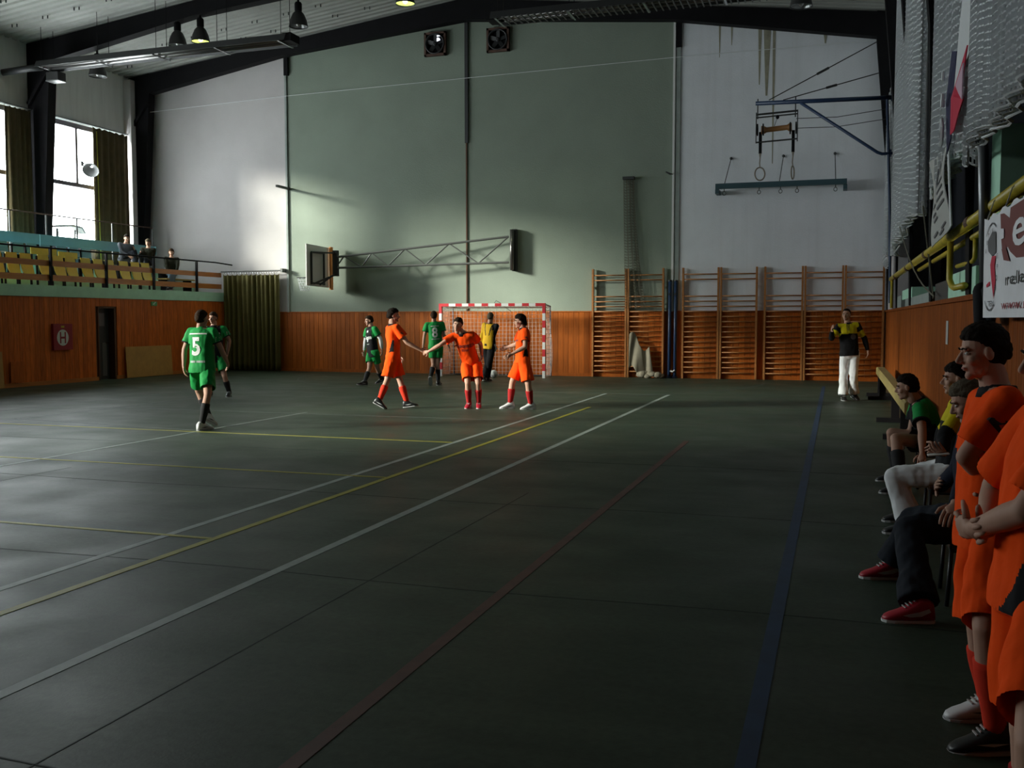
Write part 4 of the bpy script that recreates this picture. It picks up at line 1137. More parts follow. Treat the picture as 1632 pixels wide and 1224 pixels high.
# banner
bxx = 1.02
t = thing('sponsor_banner', 'white sponsor banner with maroon block letter tied to the yellow rail', 'banner', (bxx, 7.0, 1.65))
def bn(y, z): return Vector((bxx, y * 1.02, 1.64 + (z - 1.64) * 1.02))
mb = wave_sheet(lambda u, v: bn(8.0 - .06 * v - 4.2 * u, 2.36 - .03 * (1 - v) * math.sin(u * 30) ** 2 - .71 * v), 40, 6); o = obj('banner_cloth', mb, 'banner_white', t); solidify(o, .006)
for k in range(5):
    mb = MB(); y = 7.9 - k * .8; mb.tube([bn(y, 2.34), Vector((xz - .06, y * 1.02, 2.49)), Vector((xz, y * 1.02, 2.55))], .006, 4); obj('tie_cord', mb, 'net_white', t)
def flatpoly(name, pts, m, off=-.008):
    mb = MB(); mb.add([bn(y, z) + Vector((off, 0, 0)) for y, z in pts], [tuple(range(len(pts)))]); return obj(name, mb, m, t)
def btext(s, y, z, size, m, sx=1.0, off=-.016, nm='lettering', bold=0.0):
    vs, fs = text2d(s, size, bold=bold); mb = MB(); mb.add([bn(y - a * sx, z + b) + Vector((off, 0, 0)) for a, b in vs], fs); return obj(nm, mb, m, t)
flatpoly('maroon_block', [(7.23, 2.32), (7.08, 2.31), (6.85, 2.26), (6.83, 2.32), (5.6, 2.32), (5.3, 2.2), (5.4, 2.02), (6.3, 1.99), (6.56, 2.0), (6.79, 2.05), (6.90, 2.09), (6.95, 2.08), (7.12, 2.08), (7.17, 2.16)], 'banner_maroon')
btext('e', 6.46, 2.145, .33, 'banner_white', 3.2, -.014, 'cut_letter', .004)
flatpoly('letter_gap', [(7.15, 2.22), (7.03, 2.21), (7.02, 2.15), (7.13, 2.15)], 'banner_white', -.014)
flatpoly('letter_stem', [(7.1, 2.085), (6.93, 2.085), (6.76, 1.99), (7.0, 2.01)], 'banner_maroon', -.014)
btext('relesi', 6.42, 1.885, .11, 'ink', 4.2)
btext('www.rd', 6.50, 1.73, .085, 'red_ink', 3.9)
cy_, cz = 7.58, 1.995
mb = MB()
for a0, a1 in ((60, 130), (230, 300)):
    n = 14; vs = []
    for k in range(n + 1):
        an = math.radians(a0 + (a1 - a0) * k / n)
        for rr in (1.0, .965): vs.append(bn(cy_ - .40 * rr * math.cos(an), cz + .30 * rr * math.sin(an)) + Vector((-.012, 0, 0)))
    mb.add(vs, [(2 * k, 2 * k + 1, 2 * k + 3, 2 * k + 2) for k in range(n)])
obj('emblem_ring', mb, 'ink_grey', t)
for k, ch in enumerate('AKTIVNI SPORT'):
    if ch == ' ': continue
    an = math.radians(150 - k * 17)
    btext(ch, cy_ - .30 * math.cos(an), cz + .245 * math.sin(an), .05, 'ink_grey', 1.9, -.012, 'ring_letter')
btext('TEN', 7.53, 1.745, .055, 'ink_grey', 3.0, -.012, 'ring_letter')
flatpoly('emblem_head', [(7.76, 2.18), (7.56, 2.23), (7.38, 2.22), (7.35, 2.08), (7.52, 2.065), (7.71, 2.11)], 'ink_grey', -.012)
flatpoly('emblem_flame', [(7.53, 2.065), (7.36, 2.06), (7.40, 1.99), (7.34, 1.90), (7.40, 1.77), (7.53, 1.91), (7.6, 2.01)], 'flag_red', -.012)
flatpoly('emblem_flame', [(7.76, 1.88), (7.60, 1.90), (7.61, 1.87), (7.75, 1.86)], 'flag_red', -.012)
# dark jacket hanging by the banner
t = thing('hanging_jacket', 'black jacket hung on the rail left of the banner', 'jacket', (1.06, 8.45, 1.6))
mb = MB(); mb.loft([ringpts(Vector((1.09 + dx, yy, z)), Vector((w * .2, 0, 0)), Vector((0, w, 0)), 14) for z, yy, w, dx in ((1.99, 8.5, .05, 0), (1.95, 8.5, .2, 0), (1.86, 8.48, .36, -.01), (1.76, 8.45, .34, 0), (1.68, 8.42, .26, 0), (1.61, 8.38, .2, 0))]); obj('jacket_body', mb, 'black_cloth', t, smooth=True)
mb = MB(); mb.capsule((1.04, 8.36, 1.85), (1.03, 8.30, 1.58), .07, .05); obj('sleeve', mb, 'black_cloth', t, smooth=True)

# balance beam along the right wall
t = thing('balance_beam', 'long pale wooden balance beam on dark feet along the right wall', 'balance beam', (.93, 18, 0))
mb = MB(); sec = [(-.09, -.06), (-.07, -.085), (.07, -.085), (.09, -.06), (.09, .06), (.07, .085), (-.07, .085), (-.09, .06)]
mb.loft([[Vector((.90 + a, y, .53 + b)) for a, b in sec] for y in (13.3, 16.0, 19.0, 22.9)]); obj('beam_bar', mb, 'beam_wood', t, fixn=True)
for y in (14.6, 17.0, 21.7, 22.7):
    mb = MB(); mb.box((.84, y - .04, .06), (.96, y + .04, .46)); mb.box((.62, y - .05, 0), (1.12, y + .05, .07)); obj('foot', mb, 'black_steel', t)

# chairs of the bench people: black tube frame
def chair(cx, cy, hs, lb):
    """faces -x; cx, cy is the middle of the seat"""
    t = thing('tube_chair', lb, 'chair', (cx, cy, 0), 'chairs along the right wall')
    mb = MB(); mb.box((cx - .2, cy - .2, hs - .04), (cx + .2, cy + .2, hs)); obj('seat', mb, 'wood_dark', t)
    for sx in (-1, 1):
        for sy in (-1, 1):
            mb = MB(); p = [(cx + sx * .21, cy + sy * .2, .0), (cx + sx * .19, cy + sy * .2, hs - .02)] + ([(cx + .23, cy + sy * .2, hs + .38)] if sx > 0 else [])
            mb.tube(p, .0125, 8); obj('leg', mb, 'shoe_black', t, smooth=True)
    mb = MB(); mb.bar((cx + .225, cy - .2, hs + .30), (cx + .225, cy + .2, hs + .30), .02, .16); obj('backrest', mb, 'wood_dark', t)
    mb = MB(); mb.tube([(cx - .19, cy - .2, hs - .05), (cx + .19, cy - .2, hs - .05), (cx + .19, cy + .2, hs - .05), (cx - .19, cy + .2, hs - .05), (cx - .19, cy - .2, hs - .05)], .011, 6); obj('seat_frame', mb, 'shoe_black', t)
    return t
# ------------------------------------------------------------ people
POSES = {
    'A': {'pelvis': (-9.062, 12.889, 0.912), 'neck': (-9.074, 12.926, 1.513), 'head': (-9.077, 12.934, 1.645), 'shR': (-8.891, 12.932, 1.456), 'shL': (-9.255, 12.913, 1.45), 'hipR': (-8.972, 12.894, 0.892), 'hipL': (-9.153, 12.884, 0.892), 'elL': (-9.334, 12.845, 1.176), 'wrL': (-9.308, 12.786, 0.926), 'knL': (-9.275, 13.099, 0.534), 'anL': (-9.137, 13.148, 0.15), 'haL': (-9.259, 12.751, 0.765), 'toL': (0.189, 0.886, -0.423), 'elR': (-8.791, 12.989, 1.186), 'wrR': (-8.791, 13.145, 0.98), 'knR': (-8.842, 12.701, 0.524), 'anR': (-8.894, 12.613, 0.086), 'haR': (-8.84, 13.257, 0.86), 'toR': (0.376, 0.927, 0), 'face': (0.209, 0.977, -0.052), 'hup': (0.011, 0.051, 0.999), 'rS': (0.998, 0.052, 0.017), 'rP': (0.999, 0.051, 0), 's': 1.011},
    'B': {'pelvis': (-12.531, 18.316, 0.843), 'neck': (-12.582, 18.344, 1.494), 'head': (-12.604, 18.348, 1.66), 'shR': (-12.739, 18.255, 1.424), 'shL': (-12.415, 18.428, 1.442), 'hipR': (-12.612, 18.273, 0.823), 'hipL': (-12.45, 18.359, 0.823), 'elL': (-12.307, 18.493, 1.173), 'wrL': (-12.342, 18.458, 0.904), 'knL': (-12.282, 18.253, 0.431), 'anL': (-12.243, 18.356, 0.087), 'haL': (-12.354, 18.442, 0.731), 'toL': (0.39, -0.921, 0), 'elR': (-12.657, 18.151, 1.158), 'wrR': (-12.636, 18.155, 0.899), 'knR': (-12.55, 18.106, 0.421), 'anR': (-12.665, 18.259, 0.087), 'toR': (0.051, -0.999, 0), 'face': (0.051, -0.995, -0.087), 'hup': (0.004, -0.087, 0.996), 'rS': (-0.881, -0.471, -0.049), 'rP': (-0.883, -0.469, -0), 's': 1.022},
    'C': {'pelvis': (-11.064, 22.867, 0.816), 'neck': (-11.129, 22.889, 1.444), 'head': (-11.177, 22.884, 1.601), 'shR': (-11.276, 22.983, 1.364), 'shL': (-10.969, 22.79, 1.403), 'hipR': (-11.141, 22.915, 0.796), 'hipL': (-10.987, 22.819, 0.796), 'elL': (-10.846, 22.843, 1.142), 'wrL': (-10.807, 22.853, 0.887), 'knL': (-10.976, 22.947, 0.381), 'anL': (-10.996, 23.201, 0.125), 'haL': (-10.774, 22.799, 0.727), 'toL': (-0.762, -0.594, -0.259), 'elR': (-11.351, 23.034, 1.086), 'wrR': (-11.376, 23.013, 0.83), 'knR': (-11.114, 22.747, 0.396), 'anR': (-11.105, 22.46, 0.09), 'haR': (-11.37, 22.956, 0.668), 'toR': (-0.786, -0.612, 0.087), 'face': (-0.716, -0.666, -0.208), 'hup': (-0.152, -0.142, 0.978), 'rS': (-0.841, 0.53, -0.105), 'rP': (-0.847, 0.531, 0), 's': 1.011},
    'D': {'pelvis': (-7.816, 16.998, 0.962), 'neck': (-7.833, 17.031, 1.536), 'head': (-7.819, 17.047, 1.704), 'shR': (-7.697, 16.899, 1.485), 'shL': (-7.964, 17.157, 1.462), 'hipR': (-7.79, 16.908, 0.942), 'hipL': (-7.841, 17.087, 0.942), 'elL': (-7.821, 17.215, 1.206), 'wrL': (-7.813, 17.286, 0.952), 'knL': (-7.732, 17.107, 0.512), 'anL': (-7.575, 17.068, 0.095), 'toL': (0.965, 0.222, 0.139), 'elR': (-7.521, 16.969, 1.21), 'wrR': (-7.303, 17.058, 1.078), 'knR': (-7.855, 16.815, 0.512), 'anR': (-7.903, 16.575, 0.161), 'haR': (-7.148, 17.12, 1.024), 'toR': (0.861, 0.198, -0.469), 'face': (0.92, 0.389, -0.052), 'hup': (0.048, 0.02, 0.999), 'rS': (0.718, -0.693, 0.062), 'rP': (0.275, -0.962, -0), 's': 1.034},
    'E': {'pelvis': (-9.48, 23.139, 0.972), 'neck': (-9.529, 23.164, 1.57), 'head': (-9.539, 23.17, 1.71), 'shR': (-9.362, 23.241, 1.52), 'shL': (-9.685, 23.082, 1.5), 'hipR': (-9.399, 23.179, 0.952), 'hipL': (-9.561, 23.1, 0.952), 'elL': (-9.748, 23.05, 1.219), 'wrL': (-9.775, 23.03, 0.934), 'knL': (-9.524, 23.093, 0.523), 'anL': (-9.516, 22.871, 0.208), 'toL': (-0.224, 0.528, -0.819), 'elR': (-9.306, 23.258, 1.236), 'wrR': (-9.202, 23.292, 0.99), 'knR': (-9.435, 23.141, 0.514), 'anR': (-9.411, 23.123, 0.085), 'toR': (-0.051, 0.999, 0), 'face': (-0.274, 0.958, -0.087), 'hup': (-0.024, 0.084, 0.996), 'rS': (0.896, 0.44, 0.055), 'rP': (0.899, 0.437, 0), 's': 1},
    'F': {'pelvis': (-6.437, 17.435, 0.835), 'neck': (-6.515, 17.153, 1.395), 'head': (-6.559, 17.064, 1.538), 'shR': (-6.683, 17.155, 1.329), 'shL': (-6.332, 17.205, 1.355), 'hipR': (-6.522, 17.408, 0.815), 'hipL': (-6.353, 17.463, 0.815), 'elL': (-6.244, 17.414, 1.179), 'wrL': (-6.257, 17.518, 0.95), 'knL': (-6.235, 17.25, 0.466), 'anL': (-6.273, 17.386, 0.086), 'haL': (-6.223, 17.387, 0.851), 'toL': (0.341, -0.939, -0.035), 'elR': (-6.879, 17.016, 1.172), 'wrR': (-7.099, 16.994, 1.051), 'knR': (-6.415, 17.189, 0.466), 'anR': (-6.444, 17.331, 0.086), 'haR': (-7.258, 17.032, 1.013), 'toR': (0.069, -0.997, -0.035), 'face': (0.103, -0.989, -0.105), 'hup': (0.183, -0.084, 0.979), 'rS': (-0.988, -0.139, -0.072), 'rP': (-0.951, -0.308, -0), 's': 0.989},
    'G': {'pelvis': (-8.687, 24.837, 0.927), 'neck': (-8.645, 24.891, 1.525), 'head': (-8.651, 24.9, 1.681), 'shR': (-8.469, 24.846, 1.455), 'shL': (-8.829, 24.925, 1.474), 'hipR': (-8.598, 24.817, 0.907), 'hipL': (-8.777, 24.856, 0.907), 'elL': (-8.889, 24.898, 1.184), 'wrL': (-8.904, 24.885, 0.925), 'knL': (-8.732, 24.851, 0.469), 'anL': (-8.744, 24.672, 0.114), 'toL': (-0.05, 0.984, -0.174), 'elR': (-8.562, 24.851, 1.173), 'wrR': (-8.529, 24.855, 0.915), 'knR': (-8.639, 24.782, 0.47), 'anR': (-8.747, 24.927, 0.087), 'haR': (-8.539, 24.935, 0.761), 'toR': (0.209, 0.978, 0), 'face': (0.035, 0.978, -0.208), 'hup': (0.007, 0.208, 0.978), 'rS': (0.976, -0.214, -0.05), 'rP': (0.978, -0.209, 0), 's': 1.022},
    'H': {'pelvis': (-5.45, 17.487, 0.903), 'neck': (-5.456, 17.523, 1.469), 'head': (-5.518, 17.512, 1.6), 'shR': (-5.548, 17.68, 1.395), 'shL': (-5.362, 17.358, 1.418), 'hipR': (-5.496, 17.567, 0.883), 'hipL': (-5.403, 17.406, 0.883), 'elL': (-5.336, 17.252, 1.139), 'wrL': (-5.556, 17.176, 1.017), 'knL': (-5.301, 17.335, 0.456), 'anL': (-5.283, 17.432, 0.091), 'haL': (-5.674, 17.071, 0.939), 'toL': (-0.92, -0.389, -0.052), 'elR': (-5.68, 17.832, 1.173), 'wrR': (-5.898, 17.97, 1.115), 'knR': (-5.656, 17.488, 0.476), 'anR': (-5.688, 17.458, 0.091), 'haR': (-6.056, 18.032, 1.071), 'toR': (-0.92, -0.389, -0.052), 'face': (-0.912, -0.386, -0.139), 'hup': (-0.128, -0.054, 0.99), 'rS': (-0.499, 0.864, -0.061), 'rP': (-0.499, 0.867, 0), 's': 1.034},
    'I': {'pelvis': (0.245, 21.5, 0.909), 'neck': (0.195, 21.528, 1.557), 'head': (0.168, 21.53, 1.723), 'shR': (0.021, 21.484, 1.485), 'shL': (0.379, 21.567, 1.508), 'hipR': (0.155, 21.479, 0.889), 'hipL': (0.334, 21.521, 0.889), 'elL': (0.527, 21.558, 1.251), 'wrL': (0.593, 21.549, 0.999), 'knL': (0.329, 21.318, 0.499), 'anL': (0.352, 21.465, 0.124), 'haL': (0.605, 21.459, 0.851), 'toL': (0.424, -0.873, -0.242), 'elR': (-0.107, 21.349, 1.253), 'wrR': (-0.103, 21.14, 1.408), 'knR': (0.138, 21.352, 0.469), 'anR': (0.14, 21.303, 0.089), 'haR': (-0.11, 20.998, 1.509), 'toR': (0.172, -0.984, -0.035), 'face': (-0.293, -0.956, 0), 'hup': (0, 0, 1), 'rS': (-0.972, -0.227, -0.064), 'rP': (-0.975, -0.224, 0), 's': 1.022},
    'M': {'pelvis': (0.956, 10.55, 0.445), 'neck': (0.744, 10.509, 0.848), 'head': (0.654, 10.489, 0.977), 'shR': (0.774, 10.694, 0.815), 'shL': (0.769, 10.336, 0.776), 'hipR': (0.962, 10.64, 0.425), 'hipL': (0.95, 10.461, 0.425), 'elL': (0.778, 10.119, 0.584), 'wrL': (0.769, 9.938, 0.405), 'knL': (0.558, 10.296, 0.49), 'anL': (0.595, 10.023, 0.085), 'haL': (0.753, 9.816, 0.287), 'toL': (-0.99, -0.138, 0), 'elR': (0.721, 10.667, 0.531), 'wrR': (0.662, 10.889, 0.42), 'knR': (0.54, 10.669, 0.502), 'anR': (0.592, 10.776, 0.085), 'toR': (-0.99, -0.138, 0), 'face': (-0.976, 0.069, -0.208), 'hup': (-0.207, 0.015, 0.978), 'rS': (0.014, 0.994, 0.109), 'rP': (0.071, 0.997, 0), 's': 1},
    'N': {'pelvis': (0.866, 8.312, 0.48), 'neck': (0.923, 8.368, 1.037), 'head': (0.874, 8.362, 1.181), 'shR': (0.906, 8.543, 0.96), 'shL': (0.928, 8.181, 0.994), 'hipR': (0.861, 8.402, 0.46), 'hipL': (0.87, 8.221, 0.46), 'elL': (0.775, 8.042, 0.787), 'wrL': (0.743, 7.812, 0.675), 'knL': (0.438, 8.237, 0.413), 'anL': (0.555, 8.149, 0.086), 'haL': (0.675, 7.663, 0.727), 'toL': (-0.99, -0.138, 0), 'elR': (0.824, 8.701, 0.727), 'wrR': (0.809, 8.918, 0.588), 'knR': (0.483, 8.603, 0.385), 'anR': (0.57, 8.631, 0.086), 'haR': (0.771, 9.08, 0.546), 'toR': (-0.99, -0.138, 0), 'face': (-0.995, -0.051, -0.087), 'hup': (-0.087, -0.004, 0.996), 'rS': (-0.061, 0.994, -0.094), 'rP': (-0.051, 0.999, 0), 's': 1.011},
    'O': {'pelvis': (0.816, 6.347, 0.474), 'neck': (0.784, 6.375, 1.043), 'head': (0.733, 6.366, 1.16), 'shR': (0.779, 6.552, 0.974), 'shL': (0.796, 6.192, 0.993), 'hipR': (0.812, 6.437, 0.454), 'hipL': (0.821, 6.257, 0.454), 'elL': (0.699, 6.029, 0.774), 'wrL': (0.621, 5.824, 0.644), 'knL': (0.412, 6.127, 0.433), 'anL': (0.452, 5.775, 0.085), 'haL': (0.564, 5.674, 0.588), 'toL': (-0.975, -0.224, 0), 'elR': (0.718, 6.659, 0.712), 'wrR': (0.636, 6.853, 0.568), 'knR': (0.474, 6.694, 0.386), 'anR': (0.354, 6.701, 0.085), 'haR': (0.592, 6.706, 0.64), 'toR': (-0.975, -0.224, 0), 'face': (-0.905, -0.046, -0.423), 'hup': (-0.422, -0.022, 0.906), 'rS': (-0.048, 0.997, -0.052), 'rP': (-0.051, 0.999, 0), 's': 1},
    'P': {'pelvis': (0.59, 4.348, 0.818), 'neck': (0.607, 4.391, 1.369), 'head': (0.552, 4.383, 1.509), 'shR': (0.582, 4.549, 1.303), 'shL': (0.628, 4.225, 1.327), 'hipR': (0.578, 4.429, 0.798), 'hipL': (0.601, 4.267, 0.798), 'elL': (0.482, 4.213, 1.108), 'wrL': (0.601, 4.362, 0.975), 'knL': (0.548, 4.024, 0.495), 'anL': (0.599, 4.087, 0.082), 'haL': (0.688, 4.479, 0.922), 'toL': (-0.985, -0.137, -0.105), 'elR': (0.545, 4.519, 1.043), 'wrR': (0.558, 4.309, 0.944), 'knR': (0.565, 4.357, 0.414), 'anR': (0.619, 4.423, 0.079), 'toR': (-0.974, -0.224, -0.035), 'face': (-0.975, -0.136, -0.174), 'hup': (-0.172, -0.024, 0.985), 'rS': (-0.141, 0.987, -0.073), 'rP': (-0.138, 0.99, 0), 's': 0.91},
    'Q': {'pelvis': (0.576, 3.135, 0.859), 'neck': (0.623, 3.187, 1.403), 'head': (0.597, 3.188, 1.534), 'shR': (0.593, 3.353, 1.331), 'shL': (0.644, 3.01, 1.359), 'hipR': (0.564, 3.221, 0.839), 'hipL': (0.588, 3.049, 0.839), 'elL': (0.496, 2.991, 1.122), 'wrL': (0.393, 3.193, 1.025), 'knL': (0.496, 2.741, 0.576), 'anL': (0.535, 2.835, 0.082), 'haL': (0.34, 3.347, 1.008), 'toL': (-0.99, -0.138, 0), 'elR': (0.486, 3.486, 1.109), 'wrR': (0.436, 3.267, 1.009), 'knR': (0.557, 3.191, 0.425), 'anR': (0.593, 3.234, 0.082), 'haR': (0.364, 3.12, 1.025), 'toR': (-0.951, -0.308, 0), 'face': (-0.96, -0.22, -0.174), 'hup': (-0.169, -0.039, 0.985), 'rS': (-0.146, 0.986, -0.082), 'rP': (-0.138, 0.99, 0), 's': 0.966},
    'J': {'pelvis': (-20.522, 25.395, 3.464), 'neck': (-20.477, 25.441, 3.917), 'head': (-20.462, 25.456, 4.068), 'shR': (-20.6, 25.305, 3.884), 'shL': (-20.365, 25.565, 3.834), 'hipR': (-20.581, 25.33, 3.444), 'hipL': (-20.463, 25.461, 3.444), 'elL': (-20.52, 25.772, 3.714), 'wrL': (-20.342, 25.607, 3.775), 'knL': (-20.475, 25.801, 3.695), 'anL': (-20.574, 26.03, 3.366), 'toL': (0.847, -0.531, 0), 'elR': (-20.472, 25.229, 3.64), 'wrR': (-20.251, 25.259, 3.526), 'knR': (-20.224, 25.426, 3.648), 'anR': (-20.042, 25.298, 3.3), 'toR': (0.847, -0.531, 0), 'face': (0.835, -0.523, -0.174), 'hup': (0.147, -0.092, 0.985), 'rS': (-0.663, -0.736, 0.139), 'rP': (-0.67, -0.742, -0), 's': 0.983},
    'K': {'pelvis': (-20.443, 26.365, 3.401), 'neck': (-20.433, 26.398, 3.849), 'head': (-20.436, 26.408, 4.004), 'shR': (-20.586, 26.314, 3.801), 'shL': (-20.282, 26.474, 3.782), 'hipR': (-20.519, 26.325, 3.381), 'hipL': (-20.367, 26.405, 3.381), 'elL': (-20.433, 26.631, 3.611), 'wrL': (-20.388, 26.504, 3.408), 'knL': (-20.242, 26.021, 3.456), 'anL': (-20.132, 25.866, 3.103), 'toL': (0.308, -0.951, 0), 'elR': (-20.437, 26.13, 3.658), 'wrR': (-20.333, 25.911, 3.68), 'knR': (-20.382, 25.968, 3.532), 'anR': (-20.326, 25.882, 3.144), 'toR': (0.308, -0.951, 0), 'face': (0.297, -0.919, -0.259), 'hup': (0.08, -0.246, 0.966), 'rS': (-0.884, -0.465, 0.054), 'rP': (-0.883, -0.469, -0), 's': 0.955},
    'L': {'pelvis': (-19.596, 26.406, 3.081), 'neck': (-19.605, 26.435, 3.545), 'head': (-19.617, 26.441, 3.69), 'shR': (-19.728, 26.316, 3.493), 'shL': (-19.479, 26.547, 3.483), 'hipR': (-19.658, 26.349, 3.061), 'hipL': (-19.534, 26.464, 3.061), 'elL': (-19.364, 26.394, 3.288), 'wrL': (-19.32, 26.265, 3.089), 'knL': (-19.314, 26.131, 2.988), 'anL': (-19.384, 26.093, 2.6), 'toL': (0.469, -0.883, 0), 'elR': (-19.632, 26.172, 3.281), 'wrR': (-19.488, 26.096, 3.103), 'knR': (-19.381, 26.068, 2.967), 'anR': (-19.41, 25.973, 2.584), 'toR': (0.469, -0.883, 0), 'face': (0.535, -0.827, -0.174), 'hup': (0.094, -0.146, 0.985), 'rS': (-0.733, -0.68, 0.027), 'rP': (-0.732, -0.681, -0), 's': 0.944}}

def V(p): return Vector(p)

def remesh(mb, voxel, smooth=4, sf=0.5):
    """fuses overlapping closed volumes into one continuous skin"""
    me = bpy.data.meshes.new('fuse'); me.from_pydata(mb.v, [], mb.f); me.update()
    o = bpy.data.objects.new('fuse', me); COL.objects.link(o)
    m = o.modifiers.new('r', 'REMESH'); m.mode = 'VOXEL'; m.voxel_size = voxel
    if smooth:
        s = o.modifiers.new('s', 'SMOOTH'); s.factor = sf; s.iterations = smooth
    bpy.context.view_layer.update()
    dg = bpy.context.evaluated_depsgraph_get()
    ev = o.evaluated_get(dg); r = ev.to_mesh()
    vs = [tuple(v.co) for v in r.vertices]; fs = [tuple(p.vertices) for p in r.polygons]; ns = [v.normal.copy() for v in r.vertices]
    ev.to_mesh_clear(); bpy.data.objects.remove(o); bpy.data.meshes.remove(me)
    return vs, fs, ns

def open_ends(vs, fs, planes):
    """cuts the closed caps away so that sleeves, hems and legs are open cloth edges"""
    out = []
    for q in fs:
        c = sum((Vector(vs[i]) for i in q), Vector()) / len(q); n = (Vector(vs[q[1]]) - Vector(vs[q[0]])).cross(Vector(vs[q[2]]) - Vector(vs[q[0]]))
        if n.length: n.normalize()
        if any(abs((c - p).dot(d)) < .03 and n.dot(d) > .45 and (c - p).length < rad for p, d, rad in planes): continue
        out.append(q)
    cnt = {}
    for q in out:
        for a, b in zip(q, q[1:] + q[:1]): e = (min(a, b), max(a, b)); cnt[e] = cnt.get(e, 0) + 1
    for e, k in cnt.items():
        if k == 1:
            for i in e:
                v = Vector(vs[i])
                for p, d, rad in planes:
                    h = (v - p).dot(d)
                    if abs(h) < .05 and (v - p).length < rad * 1.1: vs[i] = tuple(v - d * h)
    return out

def wrinkle(vs, ns, amp, fr, seed=0.0, st=(1, 1, .55)):
    out = []
    for p, n in zip(vs, ns):
        q = Vector((p[0] * st[0] * fr + seed, p[1] * st[1] * fr, p[2] * st[2] * fr))
        d = noise.noise(q) + .5 * noise.noise(q * 2.3)
        out.append(tuple(Vector(p) + n * (amp * d)))
    return out

